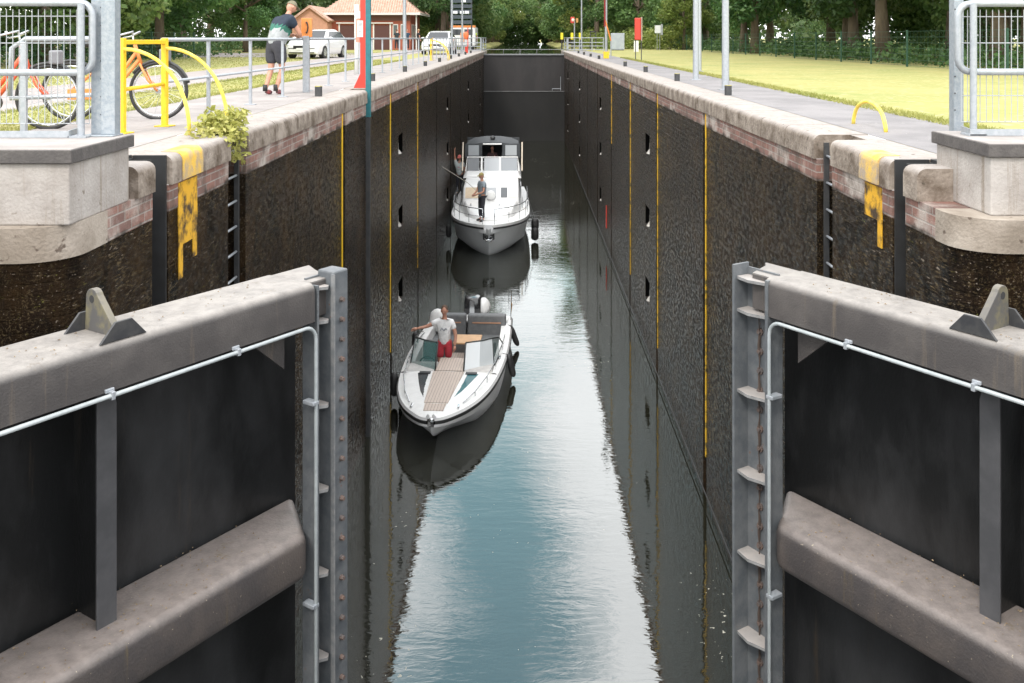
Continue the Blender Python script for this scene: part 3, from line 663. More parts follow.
# short return railing at the near end
t2 = empty('return_railing', (-4.5, 10.5, G), 'short grey tube railing running left behind the mesh guard panel', 'railing'); inv2 = Matrix.Translation((4.5, -10.5, -G))
mb = MB().tube([(-4.42, 10.5, G+1.03), (-5.45, 10.5, G+1.03), (-5.6, 10.5, G+.93), (-5.62, 10.5, G+.4)], .03, 8)
P(mb, 'top_rail', par=t2, inv_=inv2, smooth=True); P(MB().tube([(-4.42, 10.5, G+.43), (-5.62, 10.5, G+.38)], .024, 8), 'middle_rail', par=t2, inv_=inv2, smooth=True)
P(MB().box(-5.50, 10.47, G, -5.44, 10.53, G+1.0), 'post', par=t2, inv_=inv2, bevel=.005)

# yellow ladder guards with curved hand hoops
def ladder_guard(x, y, m_):
    t = empty('ladder_guard', (x, y, G), 'x', 'ladder guard')
    for yy in (0, .85):
        o = MB().box(-.032, yy-.03, 0, .032, yy+.03, 1.04).box(-.09, yy-.09, .005, .09, yy+.09, .018).build('post', m_, t, bevel=.006)
    MB().box(-.03, .031, .97, .03, .819, 1.02).build('top_rail', m_, t, bevel=.006)
    MB().tube([(0, .03, .48), (0, .82, .50)], .022, 8).build('middle_rail', m_, t, smooth=True)
    for yy in (0, .85):
        pts = [(.03+ .77*math.sin(a), yy-.02, .92*math.cos(a)**.9) for a in [i*PI/2/12*.999 for i in range(13)]]
        MB().tube(pts, .021, 8).build('hand_hoop', mat('sunbleached_yellow_paint', (0, 0, 0)), t, smooth=True)
    return t
lg = ladder_guard(-4.36, 10.42, yellow); lg.rotation_euler.z = R(-10); lg['label'] = 'near yellow ladder guard with two curved hoops beside the leafy plant'
g2 = copy_tree(lg); put(g2, (-4.3, 44.3, G), label='far yellow ladder guard with curved hoop, in front of the far white car')

# yellow hoop on the right quay
t = MB().tube([(0, -.52, 0), (0, -.51, .06)] + [(0, -.49*math.cos(a), .06+.245*math.sin(a)) for a in [i*PI/12 for i in range(1, 12)]] + [(0, .51, .06), (0, .52, 0)], .022, 10).build('ladder_hoop', mat('sunbleached_yellow_paint', (0, 0, 0)), smooth=True, loc=(3.98, 11.08, G))
tag(t, 'low yellow tube hoop standing alone on the right quay', 'hoop')

# mooring bollards
def bollard(top=True):
    m_ = MB().tube([(0, 0, 0), (0, 0, .175)], .066, 16).build('mooring_bollard', dark_metal, smooth=True, angle=40)
    MB().tube([(0, 0, .175), (0, 0, .185)], .066, 16).build('cap', mat('bollard_cap', (.45, .40, .1), (.2, .18, .1), 10, rough=.7), m_, smooth=True, angle=40)
    return tag(m_, 'x', 'bollard')
b0 = bollard(); first = True
ly = [17.1, 23.2, 29.5, 35.6, 41.6, 48, 54, 60, 66]; ry = [17.4, 23.2, 29.2, 35.1, 47.4, 53.3, 59.2, 65.2]
for lst, X, sd_ in ((ly, -3.66, 'left'), (ry, 3.7, 'right')):
    for i, y in enumerate(lst):
        o = b0 if first else copy_tree(b0); first = False
        put(o, (X, y, G), label=f'short black bollard on the {sd_} quay, {ORD[i]} from the near end', group='bollards along the quay edges')

# lamp posts
def lamp(name='lamp_post', h=6.2, r=.075):
    p = empty(name, (0, 0, 0), 'x', 'lamp post')
    MB().tube([(0, 0, 0), (0, 0, h)], r, 14, r2=r*.7).box(-.12, -.12, .002, .12, .12, .015).build('post', steel, p, smooth=True, angle=40)
    MB().box(-.12, -.32, h-.05, .12, .42, h+.07).build('lamp_head', steel_dark, p, bevel=.03)
    return p
L0 = lamp()
lamps = [((4.03, 19.2), 'tall grey lamp post by the nearest right bollard'), ((4.26, 23.8), 'front one of the close pair of grey posts on the right'), ((5.4, 29.6), 'rear one of the close pair of grey posts on the right, at the grass edge'),
         ((4.15, 48.5), 'slim grey post with yellow foot on the right quay'), ((4.8, 80), 'farthest grey post on the right quay'), ((-4.42, 35.5), 'grey lamp post in front of the brick house'), ((-4.5, 60), 'grey lamp post in front of the service van, left one of two'), ((-4.5, 70), 'grey lamp post in front of the service van, right one of two')]
for i, ((x, y), lb) in enumerate(lamps):
    put(L0 if i == 0 else copy_tree(L0), (x, y, G), label=lb, group='lamp posts along the lock')
MB().box(4.02, 48.38, G, 4.28, 48.62, G+.35).build('post_foot', yellow).name = 'post_foot'
o = bpy.data.objects['post_foot']; tag(o, 'small yellow concrete foot round the slim right post', 'post foot')
# black P-shaped mark near the top of the front post
# ------------------------------------------------------------------ emergency phone and gauge
t = empty('emergency_phone', (-4.15, 18.3, G), 'orange emergency phone panel with black handset on a grey cabinet post', 'phone')
MB().box(-.06, -.05, 0, .06, .05, 1.08).build('pillar', steel, t, bevel=.01)
MB().box(-.09, -.03, 1.06, .11, .03, 1.42).build('panel', orange, t, bevel=.006)
mb = MB().tube([(-.01+.035*math.sin(a)+.015, -.045, 1.24+.10*math.cos(a)) for a in [i*PI/8 for i in range(9)]], [.02, .018, .012, .011, .011, .011, .012, .018, .02], 8)
mb.build('handset', black, t, smooth=True)

t = empty('position_sign', (-3.34, 19.95, G), 'tall red fin sign with flared foot and white number plate beside the teal gauge', 'sign')
MB().prism([(-.2, 0), (.06, 0), (.06, 3.2), (-.06, 3.2), (-.06, .3)], 'y', -.035, .035).build('fin', red, t, bevel=.008)
MB().box(-.12, -.045, 1.06, .0, -.036, 1.40).build('number_plate', white, t)
MB().box(-.15, -.03, .95, -.071, .03, 1.45).build('side_plate', mat('pale_orange', (.75, .25, .18), rough=.5), t)
def text(body, size, loc, rot, m_, parent, name='lettering', ext=.001):
    cu = bpy.data.curves.new(name, 'FONT'); cu.body = body; cu.size = size; cu.extrude = ext; cu.align_x = 'CENTER'; cu.align_y = 'CENTER'
    tmp = bpy.data.objects.new(name, cu); col.objects.link(tmp)
    me_ = bpy.data.meshes.new_from_object(tmp.evaluated_get(bpy.context.evaluated_depsgraph_get())); me_.materials.clear(); me_.materials.append(m_)
    bpy.data.objects.remove(tmp); o = bpy.data.objects.new(name, me_); col.objects.link(o); o.location = loc; o.rotation_euler = rot; o.parent = parent; return o
text('20', .085, (-.06, -.048, 1.32), (PI/2, 0, 0), black, t); text('m', .07, (-.06, -.048, 1.18), (PI/2, 0, 0), black, t)
t = empty('water_gauge', (-3.13, 19.3, G), 'narrow teal gauge strip standing at the left wall edge next to the red fin', 'gauge')
MB().box(-.05, -.05, -.55, .05, .05, 3.2).build('gauge_strip', teal, t, bevel=.008)
MB().box(-.06, -.055, -7.5, .04, .055, -.56).build('lower_strip', dark_metal, t)

t = empty('flag_pole', (-4.8, 27.5, G), 'thin white pole with red mark behind the red fin sign', 'pole')
MB().tube([(0, 0, 0), (0, 0, 2.0)], .06, 8).build('pole', white, t, smooth=True)
MB().box(.05, -.02, 1.0, .28, .02, 1.75).build('panel', red, t, bevel=.01); MB().box(.06, -.028, 1.45, .2, -.021, 1.8).build('pale_panel', white, t)

# ------------------------------------------------------------------ right hand side furniture
t = empty('lifebuoy_board', (5.35, 45, G), 'red lifebuoy locker on two legs on the right lawn edge', 'lifebuoy board')
MB().box(-.16, -.12, .95, .12, .12, 1.98).build('locker', red, t, bevel=.03)
MB().box(.13, -.14, .9, .18, .14, 2.02).build('back_board', mat('board_brown', (.35, .28, .22), rough=.7), t)
for x in (-.12, .15): MB().box(x-.02, -.02, 0, x+.02, .02, .95).build('leg', dark_metal, t)
t = empty('notice_board', (7.6, 65, G), 'small low white notice board left of the red lifebuoy locker', 'sign')
MB().box(-.16, -.03, .1, .16, .03, .85).build('board', white, t, bevel=.01)
t = empty('small_white_sign', (11.2, 80, G), 'small white sign on two thin posts near the far tree', 'sign')
MB().box(-.3, -.02, 1.45, .18, .02, 2.1).build('board', mat('sign_white', (.62, .64, .66), rough=.5), t); MB().box(.19, -.03, 1.3, .36, .03, 2.2).build('side_board', steel, t)
for x in (-.1, .12): MB().tube([(x, 0.03, 0), (x, .03, 1.5)], .02, 6).build('post', steel, t)
t = empty('signal_post', (4.1, 78, G), 'thin pole carrying a red and white signal lamp, far right', 'signal')
MB().tube([(0, 0, 0), (0, 0, 2.6)], .05, 8).build('post', steel, t)
MB().box(-.32, -.05, 2.25, 0, .05, 2.75).build('signal_panel', red, t, bevel=.03); MB().ball((-.12, -.06, 2.5), (.13, .04, .13)).build('lamp_disc', mat('signal_pale', (.8, .6, .5), rough=.4), t, smooth=True)
MB().box(.12, -.05, 2.3, .3, .05, 2.65).build('small_panel', mat('amber', (.5, .25, .08), rough=.6), t)
t = empty('rack_frame', (5.9, 82, G), 'black open ladder frame standing before the grey cabinet', 'frame')
mb = MB()
for x in (-.24, .24): mb.box(x-.04, -.04, 0, x+.04, .04, 1.62)
for k in range(7): mb.box(-.2, -.02, .15+k*.23, .2, .02, .19+k*.23)
mb.box(-.28, -.04, 1.55, .28, .04, 1.64); mb.build('frame', dark_metal, t)
t = empty('grey_cabinet', (7.9, 81, G), 'pale blue-grey steel cabinet on the right behind the slim post', 'cabinet')
MB().box(-.55, -.3, .05, .55, .3, 1.45).build('body', mat('cabinet_grey', (.36, .40, .46), (.42, .46, .5), 4, rough=.5), t, bevel=.02); MB().box(-.5, -.32, 0, .5, .32, .05).build('plinth', dark_metal, t)
for x in (-.27, .27): MB().box(x-.25, -.312, .1, x+.25, -.302, 1.4).build('door', mat('cabinet_grey', (0, 0, 0)), t, bevel=.004)
t = empty('signal_flag', (4.0, 47.5, G), 'thin leaning pole with dark red and orange bands by the slim post', 'pole')
MB().tube([(0, 0, 1.6), (.0, 0, 3.6)], .05, 6).build('upper_band', mat('dark_red', (.22, .02, .02), rough=.6), t); MB().tube([(0.3, 0, .9), (0, 0, 2.0)], .035, 6).build('lower_band', orange, t)
MB().tube([(.3, 0, 0), (.3, 0, .95)], .03, 6).build('post', steel, t)
# pale railings by the upper gate
for s, lb in ((1, 'pale grey railing panels round the upper gate, right bank'), (-1, 'pale grey railing panels by the upper gate, left bank')):
    t = empty('gate_railing', (s*3.5, 78, G), lb, 'railing'); 
    y0, y1 = (76.2, 83) if s > 0 else (73, 83)
    xo = 0 if s > 0 else .2
    def rl(a, b_, nm='rails'):
        mb = MB()
        for z in (.12, .4, .68, 1.05): mb.tube([(a[0], a[1], z), (b_[0], b_[1], z)], .03, 5)
        mb.build(nm, steel, t)
    rl((xo, y0-78), (xo, y1-78)); rl((xo, y0-78), (s*2.8, y0-78))
    for x, y in [(xo, y0-78), (xo, 0), (xo, y1-78), (s*.9, y0-78), (s*1.9, y0-78), (s*2.8, y0-78)]: MB().box(x-.03, y-.03, 0, x+.03, y+.03, 1.08).build('post', steel, t)
    MB().box(xo-.02, y0-77.9, .1, xo+.02, y0-75.5, 1.0).build('panel', mat('rail_panel', (.5, .52, .56), rough=.5), t)
# yellow marker lamps
ml = empty('marker_lamp', (0, 0, 0), 'x', 'marker lamp')
MB().box(-.12, -.12, .9, .12, .12, 1.5).build('housing', mat('marker_yellow', (.75, .62, .03), rough=.5), ml, bevel=.03); MB().tube([(0, 0, 0), (0, 0, .95)], .06, 8).build('post', dark_metal, ml)
for i, (x, y, lb) in enumerate([(3.35, 85, 'squat yellow marker lamp on the right bank beside the canal'), (4.25, 85, 'left one of two small yellow marker lamps behind the right railing'), (5.0, 85.5, 'right one of two small yellow marker lamps behind the right railing')]):
    put(ml if i == 0 else copy_tree(ml), (x, y, G), label=lb, group='yellow marker lamps')

# ------------------------------------------------------------------ green mesh fences
def fence(name, pts, h, step, label):
    p0 = Vector(pts[0]); t = empty(name, (p0.x, p0.y, G), label, 'fence'); 
    rel = [Vector((p[0]-p0.x, p[1]-p0.y)) for p in pts]
    wire = MB()
    for a, b_ in zip(rel, rel[1:]):
        Ls = (b_-a).length; n = max(1, round(Ls/step)); d_ = (b_-a)/Ls
        for i in range(n+1):
            q = a+(b_-a)*i/n; MB().box(q.x-.03, q.y-.03, 0, q.x+.03, q.y+.03, h+.05).build('post', green_metal, t)
        for k in range(7): z = .05+k*(h-.05)/6; wire.tube([(a.x, a.y, z), (b_.x, b_.y, z)], .006, 4)
        m = int(Ls/.3)
        for i in range(m): q = a+(b_-a)*i/m; wire.tube([(q.x, q.y, .03), (q.x, q.y, h)], .0035, 3, cap=False)
    wire.build('wire_mesh', green_metal, t, recalc=False)
fence('mesh_fence', [(13.9, 24), (13.8, 96)], 1.28, 3.6, 'dark green mesh fence between the right lawn and the trees')
fence('mesh_fence', [(-16.5, 18), (-16.5, 48)], 1.28, 2.8, 'dark green mesh fence on the left behind the man leaning on the rail')
# ------------------------------------------------------------------ brick house
tile = mat('roof_tile', (.50, .30, .22), (.62, .42, .34), 3, rough=.8)
t = empty('brick_house', (-13, 84, G), 'red brick lock keeper house with tiled hip roof and white eaves', 'house')
brick_h = mat('house_brick', (.40, .12, .07), (.34, .10, .065), 6, rough=.85, bump=.2); wtrim = mat('white_trim', (.68, .66, .62), rough=.6); door_m = mat('door_dark', (.09, .035, .03), rough=.6)
X1, X2, D = -4.2, 3.05, 7.5; He = 3.25
mb = MB().box(X1, 0, 0, X2, D, He); mb.build('wall', brick_h, t)
rf = MB().add([(X1-.5, -.6, He), (X2+.9, -.6, He), (X2+.9, D+.6, He), (X1-.5, D+.6, He), (X1+3.2, D/2, He+3.2), (X2-3.0, D/2, He+3.2)], [(0, 1, 5, 4), (1, 2, 5), (2, 3, 4, 5), (3, 0, 4), (0, 3, 2, 1)]).build('roof', tile, t)
mb = MB()
for i in range(40):
    x = X1-.45+i*.215; k = min(1, max(.02, min((x-X1+.5)/3.7, (X2+.9-x)/3.9))); mb.tube([(x, -.62, He+.04), (x, -.6+k*(D/2+.6), He+.04+k*3.2)], .045, 5)
mb.build('tile_ridge', tile, rf)
MB().box(X1-.5, -.66, He-.2, X2+.92, -.58, He).box(X2+.84, -.58, He-.2, X2+.92, D+.6, He).build('gutter', wtrim, t)
MB().box(X1+.0, -.04, 2.55, X2+.02, -.003, He-.2).build('porch_band', mat('brown_fascia', (.16, .08, .06), rough=.7), t)  # brown band across the front wall below the gutter
for x0, x1 in ((-3.1, -1.5), (-.1, 1.25)):
    d_ = MB().box(x0, -.05, .0, x1, -.01, 2.15).build('door', door_m, t); MB().box(x0-.12, -.07, 0, x0, -.01, 2.3).box(x1, -.07, 0, x1+.12, -.01, 2.3).box(x0-.3, -.2, 2.3, x1+.3, -.01, 2.4).build('frame', wtrim, d_)
for x in (1.75, 2.45):
    w_ = MB().box(x-.24, -.05, 1.0, x+.24, -.01, 2.25).build('window', wtrim, t, bevel=.01); MB().box(x-.17, -.06, 1.08, x+.17, -.051, 2.17).build('pane', mat('window_dark', (.13, .15, .15), rough=.1), w_)
for y in (1.2, 2.2, 3.4):
    w_ = MB().box(X2+.01, y-.3, 1.0, X2+.05, y+.3, 2.25).build('window', wtrim, t); MB().box(X2+.051, y-.22, 1.08, X2+.06, y+.22, 2.17).build('pane', mat('window_dark', (0, 0, 0)), w_)
MB().box(X2+.5, -.2, 0, X2+.6, -.1, He-.2).build('downpipe', wtrim, t)
t = empty('gabled_annex', (-18.3, 82, G), 'orange gabled brick building half hidden behind the parked white car', 'house')
MB().prism([(-1.5, 0), (1.5, 0), (1.5, 2.5), (0, 3.6), (-1.5, 2.5)], 'y', 0, 6).build('wall', mat('annex_brick', (.58, .31, .21), (.52, .27, .18), 5, rough=.85), t)
MB().prism([(1.65, 2.4), (1.75, 2.55), (0, 3.84), (-1.75, 2.55), (-1.65, 2.4), (0, 3.62)], 'y', -.25, 6.2).build('roof', mat('roof_tile', (0, 0, 0)), t)

# ------------------------------------------------------------------ cars
def car(name, paint, label):
    t = empty(name, (0, 0, 0), label, 'car')     # faces -y, about 4.4 m
    def prof(y, zb, zt, hw, tw):                # ring in xz
        return [(-hw*.94, y, zb), (-hw, y, zb+.18), (-hw, y, zt-.18), (-tw, y, zt), (tw, y, zt), (hw, y, zt-.18), (hw, y, zb+.18), (hw*.94, y, zb)]
    st = [(-2.2, .34, .68, .70, .60), (-2.1, .24, .80, .84, .70), (-1.75, .22, .90, .90, .78), (-1.0, .22, .98, .91, .82), (0, .22, .99, .92, .84), (1.4, .22, 1.02, .92, .83), (2.0, .24, 1.0, .88, .78), (2.2, .36, .88, .80, .7)]
    MB().loft([prof(*q) for q in st]).build('body', paint, t, bevel=.04, smooth=True, angle=50)
    cab = [(-.95, .95, .97, .76), (-.25, .95, 1.44, .66), (.9, .95, 1.50, .66), (1.75, .95, 1.30, .68), (2.05, .95, 1.0, .72)]
    rings = []
    for y, zb, zt, hw in cab: rings.append([(-.84, y, zb), (-hw*.97, y, zt-.03), (-hw*.85, y, zt), (hw*.85, y, zt), (hw*.97, y, zt-.03), (.84, y, zb)])
    MB().loft(rings).build('cabin', paint, t, bevel=.02, smooth=True, angle=50)
    gl = mat('car_glass', (.03, .035, .04), rough=.08)
    MB().add([(-.68, -.90, 1.02), (.68, -.90, 1.02), (.58, -.30, 1.42), (-.58, -.30, 1.42)], [(0, 1, 2, 3)]).build('windscreen', gl, t)
    for s in (-1, 1): 
        MB().add([(s*.825, -.62, 1.02), (s*.83, 1.7, 1.04), (s*.70, 1.45, 1.36), (s*.675, -.12, 1.38)], [(0, 1, 2, 3)]).build('side_window', gl, t)
        h_ = MB().ball((s*.66, -2.07, .68), (.19, .09, .075)).build('headlight', mat('headlamp', (.65, .67, .7), rough=.1), t, smooth=True)
        MB().ball((s*.98, -.72, 1.03), (.11, .06, .07)).build('mirror', paint, t, smooth=True)
    MB().box(-.42, -2.215, .50, .42, -2.19, .66).build('grille', black, t); MB().box(-.65, -2.185, .28, .65, -2.15, .40).build('lower_intake', black, t); MB().box(-.25, -2.23, .44, .25, -2.218, .54).build('number_plate', white, t)
    for s in (-1, 1):
        for y in (-1.35, 1.35):
            w_ = MB().tube([(s*.70, y, .33), (s*.925, y, .33)], .33, 18).build('wheel', black, t, smooth=True, angle=40); MB().tube([(s*.92, y, .33), (s*.935, y, .33)], .21, 12).build('rim', chrome, w_)
    return t
car1 = car('parked_car', mat('car_white', (.80, .80, .80), rough=.25, coat=.6), 'white car parked before the orange gabled building, seen from the front')
put(car1, (-10.75, 50.0, G), R(-9))
car2 = copy_tree(car1); put(car2, (-5.45, 62, G), R(-3), 'pale car parked in front of the far tree trunk, behind the yellow guard')
# service van and slatted board
t = empty('service_van', (-5.3, 83, G), 'white service van with orange band and dark windows by the railing end', 'van')
MB().box(-1.1, 0, .35, 1.1, 4.5, 2.0).build('body', white, t, bevel=.12); MB().box(-1.102, -.012, 1.95, 1.102, .5, 2.12).build('orange_band', orange, t, bevel=.02)
for x in (-.5, .5): MB().box(x-.36, -.015, 1.3, x+.36, -.005, 1.8).build('window', mat('car_glass', (0, 0, 0)), t)
MB().box(-.2, -.03, .7, .2, -.01, 1.5).build('panel', mat('peach', (.75, .38, .22), rough=.6), t)
for x in (-.8, .8): MB().tube([(x-.12, .8, .35), (x+.12, .8, .35)], .35, 12).build('wheel', black, t)
t = empty('slatted_board', (-5.2, 79.6, G), 'tall dark slatted signal board with pale lamps above the service van', 'signal board')
for x in (-.85, .85): MB().box(x-.06, -.06, 0, x+.06, .06, 5.2).build('post', dark_metal, t)
for k in range(7): MB().box(-.9, -.12, 2.2+k*.44, .9, -.06, 2.5+k*.44).build('slat', mat('slat_blue', (.05, .065, .08), rough=.6), t)
for x, z in ((-.5, 3.15), (.1, 3.15), (.45, 3.15), (.2, 4.1), (.3, 4.55)): MB().box(x-.2, -.2, z-.1, x+.2, -.121, z+.13).build('lamp', mat('lamp_pale', (.66, .68, .7), rough=.5), t)
t = empty('red_station', (-3.95, 66, G), 'slim red post with orange top at the far end of the left railing', 'sign')
MB().box(-.1, -.06, 0, .1, .06, .45).build('foot', red, t); MB().box(.06, -.05, .45, .12, .05, 1.75).build('post', red, t); MB().ball((-.02, -.06, 1.2), (.18, .06, .28)).build('buoy', mat('buoy_orange', (.8, .16, .05), rough=.5), t, smooth=True)

# ------------------------------------------------------------------ bicycles
def bike(frame_m, label):
    t = empty('bicycle', (0, 0, 0), label, 'bicycle')      # front wheel at x=0, rear at x=-1.1, plane xz
    r = .355
    for x in (0, -1.1):
        ring = [(x+r*math.cos(a), 0, r+.01+r*math.sin(a)) for a in [i*2*PI/32 for i in range(33)]]
        w_ = MB().tube(ring, .021, 7, cap=False).build('wheel', black, t, smooth=True)
        rg_ = [(x+(r-.035)*math.cos(a), 0, r+.01+(r-.035)*math.sin(a)) for a in [i*2*PI/32 for i in range(33)]]
        MB().tube(rg_, .011, 5, cap=False).build('rim', chrome, w_, smooth=True)
        mb = MB()
        for i in range(18): a = i*2*PI/18; mb.tube([(x+.03*math.cos(a+.8), 0, r+.01+.03*math.sin(a+.8)), (x+(r-.04)*math.cos(a), 0, r+.01+(r-.04)*math.sin(a))], .0022, 4)
        mb.tube([(x, -.05, r+.01), (x, .05, r+.01)], .03, 8); mb.build('spokes', chrome, w_)
        fen = [(x+(r+.035)*math.cos(a), 0, r+.01+(r+.035)*math.sin(a)) for a in [R(15+i*13) for i in range(11)]]
        MB().tube(fen, .02, 6).build('mudguard', dark_metal, t, smooth=True)
    H = (-.28, .86); S = (-.78, .50); BB = (-.62, .30); RA = (-1.1, .365)
    p = lambda q, y=0: (q[0], y, q[1])
    mb = MB().tube([p(H), p((-.60, .42))], .024, 8).tube([p((-.25, .76)), p(BB)], .026, 8).tube([p((-.82, .72)), p(BB)], .02, 8)
    for y in (-.05, .05): mb.tube([p(BB, y*.6), p(RA, y)], .012, 6); mb.tube([p((-.80, .62), y*.5), p(RA, y)], .011, 6)
    mb.tube([(-.30, 0, .95), (-.22, 0, .70)], .024, 8); mb.build('frame', frame_m, t, smooth=True)
    mb = MB()
    for y in (-.05, .05): mb.tube([(-.225, y, .72), (-.12, y, .50), (0, y, .365)], .014, 6)
    mb.build('fork', frame_m, t, smooth=True)
    MB().tube([(-.31, 0, .95), (-.33, 0, 1.08), (-.28, .12, 1.12), (-.45, .27, 1.06), (-.56, .28, 1.04)], .013, 6).tube([(-.33, 0, 1.08), (-.28, -.12, 1.12), (-.45, -.27, 1.06), (-.56, -.28, 1.04)], .013, 6).build('handlebar', chrome, t, smooth=True)
    MB().tube([(-.815, 0, .70), (-.85, 0, .93)], .014, 6).build('seat_post', chrome, t)
    MB().ball((-.90, 0, .96), (.14, .085, .045), 10, 6).build('saddle', black, t, smooth=True)
    MB().tube([(-.62, -.06, .30), (-.62, .06, .30)], .09, 12).tube([(-.62, -.07, .30), (-.55, -.07, .14)], .012, 5).box(-.6, -.16, .12, -.5, -.07, .15).build('crank', dark_metal, t)
    MB().box(-.62, -.075, .26, -1.12, -.06, .40).build('chain_guard', frame_m, t, bevel=.01)
    MB().box(.02, -.07, .74, .14, .07, .90).build('front_bag', mat('lamp_grey', (.2, .2, .22), rough=.5), t, bevel=.02)
    return t
b1 = bike(orange, 'orange bicycle leaning behind the yellow ladder guard, front wheel showing'); put(b1, (-4.66, 12.25, G), R(2))
b2 = bike(mat('red_orange_paint', (.75, .12, .05), rough=.4), 'red-orange bicycle behind the mesh guard panel at the left edge'); put(b2, (-5.42, 10.95, G), R(4))

# ------------------------------------------------------------------ people
def skin_mesh(J, E, rad, lvl=2, root=0):
    me_ = bpy.data.meshes.new('tmp'); me_.from_pydata([tuple(j) for j in J], E, []); o = bpy.data.objects.new('tmp', me_); col.objects.link(o)
    o.modifiers.new('Skin', 'SKIN'); s_ = o.modifiers.new('Sub', 'SUBSURF'); s_.levels = lvl; s_.render_levels = lvl
    for i, d in enumerate(me_.skin_vertices[0].data):
        d.radius = (rad[i], rad[i]); d.use_root = (i == root)
    bpy.context.view_layer.update()
    ev = o.evaluated_get(bpy.context.evaluated_depsgraph_get()); m2 = bpy.data.meshes.new_from_object(ev)
    vs_ = [tuple(v.co) for v in m2.vertices]; fs = [tuple(p.vertices) for p in m2.polygons]
    bpy.data.objects.remove(o); bpy.data.meshes.remove(me_); bpy.data.meshes.remove(m2)
    return vs_, fs
skinm = mat('skin', (.52, .27, .19), (.45, .22, .15), 20, rough=.5)
STAND = dict(pel=(0,0,.95), bel=(0,0,1.1), che=(0,0,1.3), neb=(0,-.0,1.46), nec=(0,.0,1.53), he1=(0,.015,1.62),
    shL=(-.17,0,1.40), elL=(-.24,0,1.13), haL=(-.25,.08,.90), shR=(.17,0,1.40), elR=(.24,0,1.13), haR=(.25,.08,.90),
    hiL=(-.09,0,.88), knL=(-.10,.03,.49), anL=(-.11,0,.09), toL=(-.13,.17,.035), hiR=(.09,0,.88), knR=(.10,.03,.49), anR=(.11,0,.09), toR=(.13,.17,.035))
def person(label, loc, rz, pose, top, bottom, *a_, bands=None, girth=1.0, **k_):
    return _person(label, loc, rz, pose, top, bottom, bands, girth, *a_, **k_)
def _person(label, loc, rz, pose, top, bottom, bands, girth, shorts=True, hair=None, cap=None, shoes=None, sleeve=.55, vest=None):
    """a standing figure, facing local +y; the body is one mesh, clothing and hair are its children"""
    J = dict(STAND); J.update(pose); J = {k: Vector(v) for k, v in J.items()}
    order = ['pel', 'bel', 'che', 'neb', 'nec', 'he1', 'shL', 'elL', 'haL', 'shR', 'elR', 'haR', 'hiL', 'knL', 'anL', 'toL', 'hiR', 'knR', 'anR', 'toR']
    rad = dict(pel=.115, bel=.115, che=.125, neb=.075, nec=.052, he1=.055, shL=.062, shR=.062, elL=.042, elR=.042, haL=.028, haR=.028, hiL=.085, hiR=.085, knL=.056, knR=.056, anL=.038, anR=.038, toL=.032, toR=.032)
    ed = [('pel', 'bel'), ('bel', 'che'), ('che', 'neb'), ('neb', 'nec'), ('nec', 'he1'), ('che', 'shL'), ('shL', 'elL'), ('elL', 'haL'), ('che', 'shR'), ('shR', 'elR'), ('elR', 'haR'),
          ('pel', 'hiL'), ('hiL', 'knL'), ('knL', 'anL'), ('anL', 'toL'), ('pel', 'hiR'), ('hiR', 'knR'), ('knR', 'anR'), ('anR', 'toR')]
    ix = {k: i for i, k in enumerate(order)}
    mb = MB(); mb.add(*skin_mesh([J[k] for k in order], [(ix[a], ix[b_]) for a, b_ in ed], [rad[k] for k in order]))
    # head with nose, ears and eyes
    hd = (J['he1']-J['nec']).normalized(); hc = J['he1'] + hd*.05
    fwd = Vector(pose.get('look', (0, 1, 0))).normalized(); fwd = (fwd - hd*fwd.dot(hd)).normalized(); rt = fwd.cross(hd)
    HM = Matrix(((rt.x, fwd.x, hd.x, hc.x), (rt.y, fwd.y, hd.y, hc.y), (rt.z, fwd.z, hd.z, hc.z), (0, 0, 0, 1)))
    def H(mbx): mbx.v = [tuple(HM @ Vector(p)) for p in mbx.v]; return mbx
    h = MB().ball((0, 0, 0), (.075, .095, .118), 16, 12)
    h.v = [(x*(1 - .22*max(0, -z/.118)), y*(1-.06*max(0, -z/.118)), z) for x, y, z in h.v]
    h.ball((0, .097, -.015), (.012, .018, .024), 6, 5); h.ball((-.076, 0, -.01), (.012, .02, .032), 6, 5); h.ball((.076, 0, -.01), (.012, .02, .032), 6, 5)
    for s in (-1, 1): h.ball((s*.03, .088, .012), (.011, .008, .006), 6, 4, mi=1)
    h.ball((0, .090, -.055), (.024, .008, .006), 8, 4, mi=2)
    H(h); o_ = len(mb.v); mb.v += h.v; mb.f += [tuple(i+o_ for i in f) for f in h.f]; mb.mi += h.mi
    # hands: palm, four fingers, thumb
    for e, a in (('elL', 'haL'), ('elR', 'haR')):
        d = (J[a]-J[e]).normalized(); sgn = -1 if a == 'haL' else 1
        nrm = Vector(pose.get('palm', (-sgn, 0, 0))); nrm = (nrm - d*nrm.dot(d)).normalized(); wd = d.cross(nrm)
        p0 = J[a]; mb.tube([p0, p0+d*.045, p0+d*.085], [.026, .036, .033], 8)
        for k, (off, L_) in enumerate(((-.028, .070), (-.010, .080), (.010, .076), (.028, .060))):
            q = p0+d*.08+wd*off; mb.tube([q, q+d*L_*.5+nrm*.008, q+d*L_*.85+nrm*.030], [.0095, .009, .007], 6)
        q = p0+d*.03-wd*.026; mb.tube([q, q-wd*.025+d*.03, q-wd*.03+d*.06+nrm*.012], [.012, .010, .008], 6)
    body = mb.build('person', [skinm, mat('eye_dark', (.04, .03, .03), rough=.3), mat('lips', (.42, .16, .13), rough=.5)], smooth=True)
    body.location = loc; body.rotation_euler = (0, 0, rz); tag(body, label, 'person')
